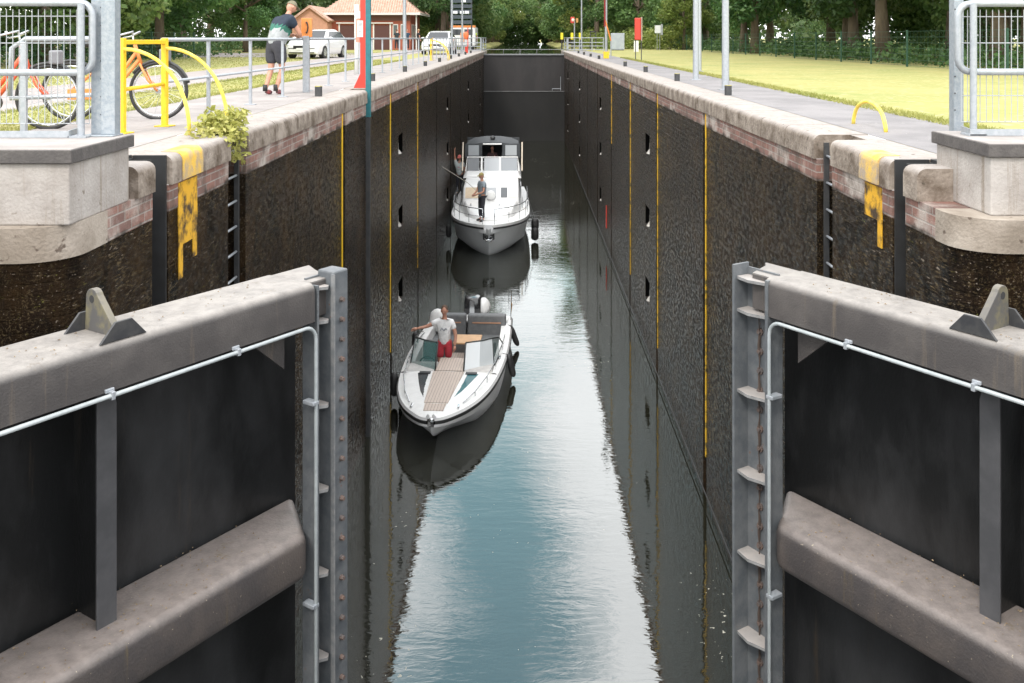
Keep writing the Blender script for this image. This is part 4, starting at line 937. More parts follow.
    # clothes: slightly fuller skins over the same joints
    def cloth(name, pts, edges, rr_, m_, root=0, bands=None):
        o = MB().add(*skin_mesh(pts, edges, [q*girth for q in rr_], 2, root)).build(name, m_, body, smooth=True)
        if bands:
            for b_ in bands: o.data.materials.append(b_[1])
            ax = (J['neb']-J['pel']); L2 = ax.length_squared
            for p_ in o.data.polygons:
                f = (p_.center-J['pel']).dot(ax)/L2
                for k, b_ in enumerate(bands):
                    if f > b_[0]: p_.material_index = k+1
    sl = lambda a, b_, f: J[a].lerp(J[b_], f)
    cloth('shirt', [J['pel']+(J['bel']-J['pel'])*(-.75), J['bel'], J['che'], J['neb']+(J['nec']-J['neb'])*.25, J['shL'], sl('shL', 'elL', sleeve), J['shR'], sl('shR', 'elR', sleeve)],
          [(0, 1), (1, 2), (2, 3), (2, 4), (4, 5), (2, 6), (6, 7)], [.155, .150, .155, .085, .084, .068, .084, .068], top, bands=bands)
    f = .72 if shorts else 1.75
    def leg(h_, k_, a_): return sl(h_, k_, .8) if shorts else sl(k_, a_, .9)
    pts = [J['pel']+Vector((0, 0, .02)), J['hiL'], leg('hiL', 'knL', 'anL'), J['hiR'], leg('hiR', 'knR', 'anR'), J['pel']+(J['bel']-J['pel'])*.75]; ee = [(0, 1), (1, 2), (0, 3), (3, 4), (0, 5)]; rr_ = [.14, .105, .088, .105, .088, .138]
    if not shorts:
        pts = [J['pel']+Vector((0, 0, .04)), J['hiL'], J['knL'], leg('hiL', 'knL', 'anL'), J['hiR'], J['knR'], leg('hiR', 'knR', 'anR')]; ee = [(0, 1), (1, 2), (2, 3), (0, 4), (4, 5), (5, 6)]; rr_ = [.14, .105, .075, .06, .105, .075, .06]
    cloth('shorts' if shorts else 'trousers', pts, ee, rr_, bottom)
    for a, b_ in (('anL', 'toL'), ('anR', 'toR')):
        MB().add(*skin_mesh([J[a]-Vector((0, 0, .02)), J[b_]], [(0, 1)], [.05, .042], 2)).build('shoe', shoes or black, body, smooth=True)
    if hair: 
        hm = MB().ball((0, -.012, .022), (.082, .098, .108), 14, 10); hm.v = [(x, y if y < .045 else .045+(y-.045)*.3, max(z, -.045 if y < 0 else .035)) for x, y, z in hm.v]
        H(hm).build('hair', hair, body, smooth=True)
    if cap:
        hm = MB().ball((0, -.004, .03), (.084, .102, .098), 14, 10); hm.v = [(x, y, max(z, .03)) for x, y, z in hm.v]
        hm.add([(-.065, .07, .045), (.065, .07, .045), (.055, .15, .03), (0, .175, .03), (-.055, .15, .03), (-.065, .07, .036), (.065, .07, .036), (.055, .15, .022), (0, .175, .022), (-.055, .15, .022)], [(0, 1, 2, 3, 4), (9, 8, 7, 6, 5), (0, 4, 9, 5), (1, 6, 7, 2), (2, 7, 8, 3), (3, 8, 9, 4)])
        H(hm).build('cap', cap, body, smooth=True, angle=50)
    return body, J
fab = lambda n, c, **k: mat('cloth_'+n, c, tuple(x*.75 for x in c), 12, rough=.9, bump=.2, **k)
# man leaning on the railing, forearms on the top rail, looking down and to the right
lean = dict(pel=(0, -.34, .93), bel=(0, -.29, 1.09), che=(0, -.18, 1.28), neb=(0, -.09, 1.42), nec=(0, -.06, 1.48), he1=(0, -.01, 1.57),
    shL=(-.19, -.13, 1.37), elL=(-.22, .03, 1.10), haL=(.02, .10, 1.09), shR=(.19, -.13, 1.37), elR=(.23, .03, 1.10), haR=(.03, .16, 1.075),
    hiL=(-.09, -.36, .86), knL=(-.09, -.38, .47), anL=(-.08, -.52, .09), toL=(-.09, -.36, .035), hiR=(.09, -.34, .86), knR=(.06, -.24, .48), anR=(.02, -.36, .09), toR=(.03, -.20, .035), look=(.25, .8, -.35), palm=(0, 0, -1))
p1, _ = person('man in khaki cap, polo shirt and grey shorts leaning on the quay rail', (-4.34, 17.88, G), R(-38), lean, fab('polo', (.36, .38, .39)), fab('shorts_dark', (.05, .05, .06)), True, None, fab('khaki', (.20, .18, .12)), mat('shoe_red', (.30, .05, .05), (.05, .05, .06), 16, rough=.6), girth=1.22, bands=[(.42, fab('green', (.04, .16, .12))), (.58, fab('navy', (.02, .03, .05)))])
for x in ((-.08, -.52), (.02, -.36)): MB().tube([(x[0], x[1], .07), (x[0], x[1], .19)], .044, 8).build('sock', black, p1, smooth=True)
# far visitors by the house
person('far visitor in dark clothes before the house door, left one of the three', (-10.6, 80, G), R(20), {}, fab('dark_top', (.03, .04, .045)), fab('dark_trousers', (.04, .04, .05)), False, mat('hair_brown', (.10, .06, .04), rough=.8))
person('far visitor in dark blue clothes behind the lamp post near the house', (-9.8, 80.5, G), R(200), {}, fab('dark_blue', (.03, .06, .10)), fab('dark_trousers', (0, 0, 0)), False, mat('hair_brown', (.10, .06, .04), rough=.8))
person('far visitor in black beside the corner of the brick house', (-8.8, 80, G), R(-60), {}, fab('black_top', (.02, .02, .025)), fab('dark_trousers', (0, 0, 0)), False, mat('hair_blond', (.35, .24, .12), rough=.8))
person('worker in bright yellow vest at the far left end of the lock', (-4.35, 84, G), R(180), {}, mat('hi_vis', (.62, .80, .05), rough=.7), fab('dark_trousers', (0, 0, 0)), False, mat('hair_brown', (0, 0, 0)))
# ------------------------------------------------------------------ front boat (open bowrider): local y=0 at the bow, y grows to the stern
def lerp_tab(tab, y):
    for (a, va), (b_, vb) in zip(tab, tab[1:]):
        if y <= b_: f = (y-a)/(b_-a); f = max(0, min(1, f)); return va+(vb-va)*f
    return tab[-1][1]
def smooth_tab(tab, y):      # Catmull-Rom through the table
    n = len(tab)
    for i in range(n-1):
        a, b_ = tab[i], tab[i+1]
        if y <= b_[0] or i == n-2:
            f = max(0, min(1, (y-a[0])/(b_[0]-a[0]))); p0 = tab[max(0, i-1)]; p3 = tab[min(n-1, i+2)]
            m0 = (b_[1]-p0[1])/max(1e-6, b_[0]-p0[0])*(b_[0]-a[0]); m1 = (p3[1]-a[1])/max(1e-6, p3[0]-a[0])*(b_[0]-a[0])
            return (2*f**3-3*f*f+1)*a[1]+(f**3-2*f*f+f)*m0+(-2*f**3+3*f*f)*b_[1]+(f**3-f*f)*m1
hullw = mat('hull_white', (.78, .78, .78), (.72, .72, .72), 2, rough=.18, coat=.5)
hullg = mat('hull_pale_grey', (.42, .43, .45), (.36, .37, .39), 2, rough=.2, coat=.4)
deckm = mat('deck_white', (.78, .78, .77), (.70, .70, .69), 5, rough=.4)
teak = bpy.data.materials.new('teak_planks'); teak.use_nodes = True
def _teak():
    N = teak.node_tree.nodes; L = teak.node_tree.links; b = N['Principled BSDF']; g = N.new('ShaderNodeTexCoord'); s = N.new('ShaderNodeSeparateXYZ'); L.new(g.outputs['Object'], s.inputs[0])
    m = N.new('ShaderNodeMath'); m.operation = 'MULTIPLY'; m.inputs[1].default_value = 17; L.new(s.outputs[0], m.inputs[0]); f = N.new('ShaderNodeMath'); f.operation = 'FRACT'; L.new(m.outputs[0], f.inputs[0])
    r = N.new('ShaderNodeMath'); r.operation = 'LESS_THAN'; r.inputs[1].default_value = .12; L.new(f.outputs[0], r.inputs[0])
    n = N.new('ShaderNodeTexNoise'); n.inputs['Scale'].default_value = 6; mp = N.new('ShaderNodeMapping'); mp.inputs['Scale'].default_value = (6, .6, 1); L.new(g.outputs['Object'], mp.inputs[0]); L.new(mp.outputs[0], n.inputs['Vector'])
    a = N.new('ShaderNodeMix'); a.data_type = 'RGBA'; L.new(n.outputs[0], a.inputs[0]); a.inputs[6].default_value = (.44, .36, .31, 1); a.inputs[7].default_value = (.58, .50, .44, 1)
    x = N.new('ShaderNodeMix'); x.data_type = 'RGBA'; L.new(r.outputs[0], x.inputs[0]); L.new(a.outputs[2], x.inputs[6]); x.inputs[7].default_value = (.20, .16, .14, 1); L.new(x.outputs[2], b.inputs['Base Color']); b.inputs['Roughness'].default_value = .7
_teak()
cush = mat('cushion_grey', (.13, .135, .14), (.17, .175, .18), 8, rough=.7)

B1 = empty('sport_boat', (-1.79, 18.42, -.42), 'white open sport boat with pale teak bow deck, nearest in the lock', 'motorboat', R(-3.2)); B1.scale = (1.05, 1.03, 1)
hb = [(0, .06), (.04, .17), (.12, .27), (.25, .38), (.6, .60), (1.1, .80), (1.8, .96), (2.8, 1.07), (4, 1.12), (5.5, 1.10), (7.1, 1.02)]
sh = [(0, 1.12), (1.5, 1.09), (3.5, 1.04), (7.1, .98)]
kl = [(0, .98), (.12, .78), (.3, .66), (.7, .50), (1.1, .36), (1.7, .08), (2.4, -.1), (3.5, -.25), (7.1, -.3)]
NS = 40; YS = [7.1*(i/NS)**1.7 for i in range(NS+1)]
rings = []
for y in YS:
    b_ = smooth_tab(hb, y); z = smooth_tab(sh, y); k = smooth_tab(kl, y); t_ = min(1, y/3)
    cb = b_*(.42+.42*t_); cz = k+(.34-.05*t_)*(1 if y > .5 else .6)
    half = [(0, k), (cb*.5, k+(cz-k)*.5), (cb, cz), (cb+.03, cz+.02), (b_*.93, z-.42*(.4+.6*t_)), (b_, z-.12), (b_+.012, z-.10), (b_+.012, z-.07), (b_, z-.05), (b_-.03, z)]
    rings.append([(x, y, zz) for x, zz in half] + [(-x, y, zz) for x, zz in half[:0:-1]])
# keep hull open on top (points run keel -> right gunwale, left gunwale -> keel)
hm = MB(); n = len(rings[0]); hm.v = [p for r in rings for p in r]
for i in range(len(rings)-1):
    for j in range(n):
        if j == 9: continue
        hm.f.append((i*n+j, i*n+(j+1) % n, (i+1)*n+(j+1) % n, (i+1)*n+j)); jj = min(j, n-1-j) if j > 9 else j; hm.mi.append(1 if jj in (5, 6, 7) else (2 if jj < 5 else 0))
hm.f.append(tuple(range(n))); hm.mi.append(0); hm.f.append(tuple(len(hm.v)-n+j for j in range(n))); hm.mi.append(0)
hm.build('hull', [hullw, mat('rub_rail', (.03, .03, .03), rough=.5), mat('hull_side', (.78, .78, .79), (.72, .72, .74), 2, rough=.35)], B1, smooth=True, angle=38)
MB().ball((0, .03, 1.085), (.085, .05, .05), 10, 8).build('bow_fitting', chrome, B1, smooth=True)
# deck: solid bow part, then side decks round the cockpit
YC0, YC1, SW = 2.55, 6.75, .23
dm = MB(); Z = lambda y: smooth_tab(sh, y)
def deckring(y, inner): b_ = smooth_tab(hb, y)-.03; return b_, (b_-SW if inner else 0)
prev = None
for y in YS + [7.1]:
    pass
ysd = sorted(set(YS + [YC0, YC1]))
for a, b2 in zip(ysd, ysd[1:]):
    ba, bb = smooth_tab(hb, a)-.03, smooth_tab(hb, b2)-.03; za, zb = Z(a), Z(b2)
    if b2 <= YC0+1e-6 or a >= YC1-1e-6:
        ca, cb_ = (.045, .045); dm.add([(-ba, a, za), (-ba*.6, a, za+ca*min(1, a+.3)), (0, a, za+ca*1.2*min(1, a+.3)), (ba*.6, a, za+ca*min(1, a+.3)), (ba, a, za), (-bb, b2, zb), (-bb*.6, b2, zb+cb_*min(1, b2+.3)), (0, b2, zb+cb_*1.2*min(1, b2+.3)), (bb*.6, b2, zb+cb_*min(1, b2+.3)), (bb, b2, zb)],
               [(0, 1, 6, 5), (1, 2, 7, 6), (2, 3, 8, 7), (3, 4, 9, 8)])
    else:
        for s in (-1, 1):
            dm.add([(s*ba, a, za), (s*(ba-.06), a, za+.03), (s*(ba-SW), a, za+.02), (s*(ba-SW-.02), a, .36), (s*bb, b2, zb), (s*(bb-.06), b2, zb+.03), (s*(bb-SW), b2, zb+.02), (s*(bb-SW-.02), b2, .36)], [(0, 1, 5, 4), (1, 2, 6, 5), (2, 3, 7, 6)])
dm.box(-.9, YC0-.02, .36, .9, YC0, Z(YC0)+.04); dm.box(-.95, YC1, .36, .95, YC1+.02, Z(YC1)+.03)
dm.build('deck', deckm, B1, smooth=True, angle=35)
MB().add([(-.93, YC0, .46), (.93, YC0, .46), (.93, YC1, .46), (-.93, YC1, .46)], [(0, 1, 2, 3)]).build('cockpit_floor', teak, B1)
# teak walkway on the bow, dark hatches either side
def on_deck(pts, dz): return [(x, y, Z(y)+.052*min(1, y+.3)+dz) for x, y in pts]
def strip(pts_l, pts_r, dz, th=.012):
    mb = MB(); nn = len(pts_l); top = on_deck(pts_l, dz) + on_deck(pts_r, dz); low = [(x, y, z-th-.05) for x, y, z in top]
    mb.v = top+low; 
    for i in range(nn-1):
        mb.f.append((i, i+1, nn+i+1, nn+i)); mb.f.append((2*nn+i, 3*nn+i, 3*nn+i+1, 2*nn+i+1)); mb.f.append((i, 2*nn+i, 2*nn+i+1, i+1)); mb.f.append((nn+i, nn+i+1, 3*nn+i+1, 3*nn+i))
    mb.f.append((0, nn, 3*nn, 2*nn)); mb.f.append((nn-1, 3*nn-1, 4*nn-1, 2*nn-1)); mb.mi = [0]*len(mb.f); return mb
ww = lambda y: .17+.055*y
ya = [.30, .40, .5, .62]; strip([(-ww(y), y) for y in ya], [(ww(y), y) for y in ya], .012).build('bow_step', teak, B1)
ya = [.66, 1.0, 1.4, 1.8, 2.2, 2.5]; strip([(-ww(y)-.02, y) for y in ya], [(ww(y)+.02, y) for y in ya], .014).build('walkway', teak, B1)
for s, m_ in ((-1, mat('dark_hatch', (.05, .05, .055), rough=.15)), (1, mat('teal_hatch', (.03, .13, .15), rough=.12))):
    ya = [.95, 1.3, 1.7, 2.1, 2.42]; o = strip([(s*(ww(y)+.045), y) for y in ya], [(s*(ww(y)+.06+.27*((y-.95)/1.47)**.7), y) for y in ya], -.004).build('deck_hatch', m_, B1)
    MB().box(s*(ww(2.3)+.07), 2.36, Z(2.4)+.05, s*(ww(2.3)+.30), 2.46, Z(2.4)+.075).build('hatch_vent', dark_metal, o)
# cockpit helm consoles, passage and windscreen
for s in (-1, 1):
    MB().prism([(YC0, .36), (YC0, 1.10), (2.75, 1.16), (3.2, 1.10), (3.3, .85), (3.3, .36)], 'x', s*.30, s*.90).build('console', mat('console_cream', (.5, .49, .47), (.4, .39, .38), 8, rough=.6), B1, bevel=.03)
wgl = glass('windscreen_teal', (.05, .16, .15), .55); wgw = glass('windscreen_sky_reflection', (.62, .66, .68), .85, .1)  # second pane: white sky reflection put into its pale colour
for s in (-1, 1):
    A = [(s*.30, 2.60, 1.10), (s*.62, 2.70, 1.10), (s*.90, 3.05, 1.09), (s*.96, 3.7, 1.08)]; T_ = [(s*.30, 3.0, 1.60), (s*.60, 3.08, 1.62), (s*.84, 3.35, 1.60), (s*.92, 4.1, 1.38)]
    fr = MB()
    pane = MB().add([A[0], A[1], A[2], T_[2], T_[1], T_[0]], [(0, 1, 4, 5), (1, 2, 3, 4)]).build('windscreen', wgl if s < 0 else wgw, B1)
    MB().add([A[2], A[3], T_[3], T_[2]], [(0, 1, 2, 3)]).build('side_screen', wgl, B1)
    fr.tube([A[0], T_[0]], .017, 6).tube(T_+[(s*.98, 4.5, 1.10)], .017, 6).tube(A, .015, 6).tube([A[2], T_[2]], .014, 6)
    fr.build('windscreen_frame', mat('frame_dark', (.03, .035, .035), rough=.3), B1, smooth=True)
MB().box(-.29, 2.57, .9, .29, 3.38, 1.13).build('passage_lid', teak, B1, bevel=.01)
o = MB().tube([(-.58+.17*math.cos(a), 3.36, .98+.17*math.sin(a)) for a in [i*2*PI/20 for i in range(21)]], .014, 6, cap=False).tube([(-.75, 3.36, .98), (-.41, 3.36, .98)], .012, 5).tube([(-.58, 3.36, .98), (-.58, 3.2, .92)], .02, 6).build('steering_wheel', black, B1, smooth=True)
# seats
for x in (-.55, .60):
    MB().box(x-.26, 3.75, .37, x+.26, 4.2, .82).build('seat', cush, B1, bevel=.05); MB().box(x-.25, 4.12, .80, x+.25, 4.26, 1.26).build('backrest', cush, B1, bevel=.05)
bench = MB().box(-.88, 5.7, .37, .88, 6.2, .78).build('stern_bench', cush, B1, bevel=.04)
for x0, x1 in ((-.92, -.06), (-.02, .92)):
    o = MB().box(x0, 6.15, .74, x1, 6.38, 1.28).build('bench_back', cush, bench, bevel=.04); MB().box(x0+.12, 6.135, 1.07, x1-.12, 6.15, 1.10).build('piping', mat('piping_tan', (.45, .25, .16), rough=.7), bench)
for s in (-1, 1): MB().box(s*.62, 4.6, .37, s*.90, 5.7, .78).build('side_bench', cush, B1, bevel=.04)
MB().box(-.95, 6.40, 1.0, .95, 6.75, 1.06).build('stern_top', deckm, B1, bevel=.02)
MB().box(-.2, 4.75, .98, .42, 5.4, 1.02).build('table', mat('table_wood', (.62, .38, .20), (.54, .32, .17), 5, rough=.5), B1, bevel=.01); MB().tube([(.1, 5.05, .36), (.1, 5.05, .98)], .035, 8).build('table_leg', chrome, B1)
# outboard
eng = MB().loft([[(x*sx, 7.25+y*sy, z) for x, y in ((-.2, -.24), (.2, -.24), (.24, .1), (.14, .32), (-.14, .32), (-.24, .1))] for z, sx, sy in ((.85, .8, .8), (1.0, 1, 1), (1.3, 1, 1), (1.46, .85, .8))]).build('outboard_engine', mat('engine_black', (.02, .02, .022), rough=.2, coat=.5), B1, bevel=.04, smooth=True, angle=50)
MB().box(-.06, 7.0, .95, .06, 7.02, 1.40).build('engine_stripe', chrome, eng); MB().box(-.08, 7.2, -.5, .08, 7.45, .85).build('engine_leg', dark_metal, eng)
MB().ball((.25, 7.35, 1.15), (.2, .25, .25), 10, 8).build('engine_cover', white, eng, smooth=True)
# bow rails and cleats
for s in (-1, 1):
    pts = []
    for y in (.7, 1.2, 2.0, 3.0, 4.2, 5.4): pts.append((s*(smooth_tab(hb, y)-.14), y, Z(y)+.05+.11*math.sin(min(1, (y-.7)/1.6)*PI/2)))
    pts[-1] = (pts[-1][0], pts[-1][1], Z(5.4)+.04)
    rm = MB().tube(pts, .011, 6)
    for q in pts[1:-1]: rm.tube([q, (q[0], q[1], Z(q[1]))], .009, 5)
    rm.build('grab_rail', chrome, B1, smooth=True)
    for y in (.55, 3.6, 6.6): MB().box(s*(smooth_tab(hb, y)-.13)-.02, y-.08, Z(y)+.03, s*(smooth_tab(hb, y)-.13)+.02, y+.08, Z(y)+.06).build('cleat', chrome, B1, bevel=.008)
fp = MB().tube([(1.0, 6.75, .98), (1.02, 6.85, 1.75)], .012, 6).build('flag_staff', chrome, B1)
MB().add([(1.01, 6.80, 1.62), (1.0, 6.92, 1.5), (1.03, 6.98, 1.32), (1.01, 6.93, 1.14), (1.0, 6.82, 1.05), (1.005, 6.79, 1.3)], [(0, 1, 2, 3, 4, 5)]).build('flag', mat('flag_orange', (.80, .38, .06), rough=.8), fp)
bx = MB().ball((-.75, 6.1, 1.15), (.22, .12, .30), 10, 8).build('white_cover', deckm, B1, smooth=True)
# fenders on the open side
def fender(par, x, y, z0, L_=.52, r=.12, rope=None, tilt=0):
    f = MB().loft([[(x+tilt*k+rr*math.cos(a), y+rr*math.sin(a), z0+k) for a in [i*2*PI/12 for i in range(12)]] for k, rr in ((0, .03), (.04, r*.8), (.1, r), (L_-.1, r), (L_-.04, r*.8), (L_, .03))]).build('fender', black, par, smooth=True)
    if rope: MB().tube([(x+tilt*L_, y, z0+L_-.01), rope], .007, 5).build('rope', dark_metal, f)
for y, t_ in ((6.2, .35), (3.9, .2)):
    b_ = smooth_tab(hb, y); fender(B1, b_+.14, y, Z(y)-.50, rope=(b_-.1, y, Z(y)+.04), r=.075, tilt=-t_)
for y in (2.5, 5.5): fender(B1, -smooth_tab(hb, y)-.10, y, Z(y)-.50, r=.08, rope=(-smooth_tab(hb, y)+.1, y, Z(y)+.04))

# man at the helm passage of the front boat
def to_world(E, p): return E.matrix_world @ Vector(p)
bpy.context.view_layer.update()
red_sh = fab('red', (.55, .05, .07)); 
tee = fab('white', (.86, .86, .86))
pz = dict(shL=(-.17,0,1.40), elL=(-.27,.06,1.13), haL=(-.26,.16,.90), shR=(.17,0,1.41), elR=(.40,.03,1.30), haR=(.62,.10,1.27), look=(0, 1, -.25))
pw = to_world(B1, (-.24, 3.62, .465))
p2, J2 = person('man in white shirt and red shorts standing at the helm of the front boat', pw, R(176), pz, tee, red_sh, True, mat('hair_brown', (0, 0, 0)), sleeve=.6)
o = MB().tube([(-.07+.14*i/8, .152 + .008*math.sin(i), 1.27+.03*math.sin(i*1.3)) for i in range(9)], .012, 5).build('shirt_print', mat('print_grey', (.25, .27, .3), rough=.9), p2)

# ------------------------------------------------------------------ cabin cruiser behind
B2 = empty('cabin_cruiser', (-1.27, 34.3, 0), 'larger white and grey cabin cruiser with dark canopy behind the front boat', 'motorboat', R(.8))
hb = [(0, .14), (.3, .48), (.8, .86), (1.6, 1.22), (2.8, 1.47), (4.2, 1.55), (8, 1.55), (10.6, 1.42)]
sh = [(0, 1.32), (1.5, 1.24), (3.5, 1.14), (6, 1.05), (10.6, 1.05)]
kl = [(0, 1.12), (.3, .75), (.6, .40), (.9, .1), (1.5, -.25), (3, -.4), (10.6, -.4)]
rings = []; YS = [10.6*(i/36)**1.35 for i in range(37)]
Z2 = lambda y: smooth_tab(sh, y)
for y in YS:
    b_ = max(.1, smooth_tab(hb, y)); z = Z2(y); k = smooth_tab(kl, y); t_ = min(1, y/3)
    half = [(0, k), (b_*(.25+.35*t_), k+.25*(z-k)), (b_*(.5+.38*t_), k+.45*(z-k)), (b_*(.80+.15*t_), z-.30), (b_, z-.17), (b_+.03, z-.16), (b_+.03, z-.11), (b_, z-.10), (b_+.0, z-.01), (b_-.05, z)]
    rings.append([(x, y, zz) for x, zz in half] + [(-x, y, zz) for x, zz in half[:0:-1]])
hm = MB(); n = len(rings[0]); hm.v = [p for r in rings for p in r]
for i in range(len(rings)-1):
    for j in range(n):
        hm.f.append((i*n+j, i*n+(j+1) % n, (i+1)*n+(j+1) % n, (i+1)*n+j)); jj = j if j <= 9 else n-1-j
        hm.mi.append(1 if jj in (4, 5, 6) else (0 if jj < 4 else 2))
hm.f.append(tuple(range(n))); hm.mi.append(0); hm.f.append(tuple(len(hm.v)-n+j for j in range(n))); hm.mi.append(0)
hm.build('hull', [mat('hull_cruiser_grey', (.80, .81, .83), (.74, .75, .77), 1.5, rough=.4), mat('rub_rail', (0, 0, 0)), deckm], B2, smooth=True, angle=38)
an = MB().box(-.21, .28, .72, .21, .62, 1.12).build('anchor_pocket', mat('pocket_dark', (.04, .04, .045), rough=.4), B2, bevel=.03)
MB().tube([(0, .24, 1.05), (0, .20, .8)], .03, 8).tube([(-.16, .22, .80), (-.08, .20, .72), (0, .18, .76), (.08, .20, .72), (.16, .22, .80)], .035, 6).box(-.13, .2, .84, .13, .27, .93).build('anchor', chrome, an, smooth=True)
# superstructure
sup = mat('cabin_white', (.80, .80, .79), (.75, .75, .74), 2, rough=.35, coat=.2)
def cabin(name, ys, m_, par=B2, bev=.05):
    rings = [[(-w0, y, z0), (-w1, y, z1-.06), (-w1+.08, y, z1), (w1-.08, y, z1), (w1, y, z1-.06), (w0, y, z0)] for y, w0, w1, z0, z1 in ys]
    return MB().loft(rings).build(name, m_, par, bevel=bev, smooth=True, angle=45)
cabin('fore_cabin', [(1.5, .62, .5, 1.15, 1.32), (2.3, .95, .85, 1.12, 1.46), (4.2, 1.18, 1.1, 1.05, 1.56)], sup)
sal = cabin('saloon', [(3.95, 1.20, 1.10, 1.05, 1.58), (4.45, 1.22, 1.12, 1.05, 2.04), (10.3, 1.25, 1.16, 1.0, 2.06)], sup)
# saloon front windows and covers, on its sloping front
def front_panel(x0, x1, z0, z1, nm, m_, ya=3.95, za=1.58, yb=4.45, zb=2.04, off=.02, par=B2):
    Y = lambda z: ya+(yb-ya)*(z-za)/(zb-za)-off
    return MB().add([(x0, Y(z0), z0), (x1, Y(z0), z0), (x1, Y(z1), z1), (x0, Y(z1), z1), (x0, Y(z0)+.03, z0), (x1, Y(z0)+.03, z0), (x1, Y(z1)+.03, z1), (x0, Y(z1)+.03, z1)], [(0, 1, 2, 3), (0, 4, 5, 1), (1, 5, 6, 2), (2, 6, 7, 3), (3, 7, 4, 0)]).build(nm, m_, par)
beige = mat('beige_cover', (.62, .50, .36), (.56, .45, .33), 5, rough=.8); cgl = mat('cabin_glass', (.10, .11, .12), rough=.08); cgl2 = mat('pale_glass', (.38, .40, .42), rough=.1)
front_panel(-1.02, -.50, 1.62, 1.98, 'window_cover', beige); front_panel(-.30, .22, 1.64, 1.98, 'front_window', cgl2); front_panel(.40, .66, 1.64, 1.98, 'front_window', cgl); front_panel(.70, 1.02, 1.62, 1.98, 'window_cover', mat('cream_cover', (.72, .66, .52), rough=.8))
MB().ball((.0, 3.9, 1.74), (.2, .1, .2), 10, 8).build('white_cover', white, B2, smooth=True)
for s in (-1, 1):
    for y0, y1 in ((5.0, 6.3), (6.6, 7.9)): MB().box(s*1.205, y0, 1.45, s*1.225, y1, 1.95).build('side_window', cgl, sal)
    MB().prism([(4.3, 1.05), (4.3, 1.2), (7.5, 1.2), (7.5, 1.05)], 'x', s*1.3, s*1.42).build('side_deck_edge', deckm, B2)
# upper helm: coaming, windscreens, canopy
cabin('flybridge', [(6.6, 1.24, 1.16, 2.02, 2.12), (7.35, 1.26, 1.16, 2.02, 2.24), (10.2, 1.26, 1.18, 2.02, 2.30)], sup)
gg = dict(ya=7.35, za=2.22, yb=7.75, zb=2.78)
for x0, x1, m_, nm in ((-1.08, -.58, cgl, 'helm_screen'), (-.36, .30, cgl2, 'helm_screen'), (.36, 1.08, mat('mid_glass', (.24, .26, .28), rough=.1), 'helm_screen')):
    front_panel(x0, x1, 2.24, 2.75, nm, m_, **gg)
MB().tube([(-1.16, 7.3, 2.22), (-1.1, 7.75, 2.78), (1.1, 7.75, 2.78), (1.16, 7.3, 2.22)], .03, 6).build('screen_frame', sup, B2)
for x in (-.47, .33): MB().tube([(x, 7.33, 2.22), (x, 7.73, 2.76)], .05, 6).build('screen_post', sup, B2)
can = mat('canopy_fabric', (.045, .05, .055), (.06, .065, .07), 6, rough=.75)
rings = []
for y, z1, w1 in ((7.85, 3.42, 1.10), (8.1, 3.50, 1.13), (9.2, 3.56, 1.15), (10.2, 3.46, 1.12)):
    rings.append([(-w1-.08, y, 2.76), (-w1, y, z1-.22), (-w1*.72, y, z1-.07), (-w1*.3, y, z1), (w1*.3, y, z1), (w1*.72, y, z1-.07), (w1, y, z1-.22), (w1+.08, y, 2.76), (w1+.02, y, 2.76), (w1-.06, y, z1-.26), (w1*.68, y, z1-.12), (0, y, z1-.05), (-w1*.68, y, z1-.12), (-w1+.06, y, z1-.26), (-w1-.02, y, 2.76)])
cp = MB().loft(rings).build('canopy', can, B2, smooth=True, angle=50)
for x0, x1 in ((-1.20, -.46), (.42, 1.20)):
    f_ = MB().box(x0, 7.84, 2.74, x1, 7.87, 3.36).build('canopy_panel', can, cp); MB().box(x0+.14, 7.825, 2.84, x1-.14, 7.838, 3.30).build('clear_window', cgl2, f_)
MB().box(-.42, 7.70, 3.33, .40, 8.2, 3.38).build('roof_flap', white, cp, bevel=.01)
MB().ball((0, 8.2, 3.58), (.12, .12, .10)).build('searchlight', dark_metal, cp, smooth=True)
MB().box(-1.2, 10.15, 2.5, 1.2, 10.2, 3.4).build('rear_curtain', can, cp)
for s in (-1, 1): MB().tube([(s*1.28, 6.9, 2.3), (s*1.30, 8.0, 3.4)], .03, 6).build('roof_support', mat('cream_pole', (.6, .52, .42), rough=.5), B2)
# rails
for s in (-1, 1):
    rm = MB(); tops = []; mids = []
    for i, y in enumerate((.12, .7, 1.5, 2.5, 3.6, 4.8, 6.0, 7.2)):
        x = s*(smooth_tab(hb, y)-.07); tops.append((x, y, Z2(y)+.55)); mids.append((x, y, Z2(y)+.28)); rm.tube([(x, y, Z2(y)), (x, y, Z2(y)+.55)], .014, 5)
    rm.tube(tops, .018, 6).tube(mids, .011, 5); rm.build('bow_rail', chrome, B2, smooth=True)
for x in (-.35, .35, -.75, .95): MB().box(x-.03, 2.9, 1.50, x+.03, 3.05, 1.58).build('cleat', chrome, B2, bevel=.01)
MB().box(-.3, 1.0, 1.2, .3, 1.35, 1.34).build('windlass_box', deckm, B2, bevel=.03)
for y, z in ((3.4, .30), (3.7, .62)): fender(B2, smooth_tab(hb, y)+.22, y, z-.25, L_=.5, r=.15, rope=(smooth_tab(hb, y)-.05, y, Z2(y)+.5))
fender(B2, -smooth_tab(hb, 3)-.12, 3.0, .25, r=.10, rope=(-smooth_tab(hb, 3)+.05, 3, Z2(3)+.4))
bpy.context.view_layer.update()
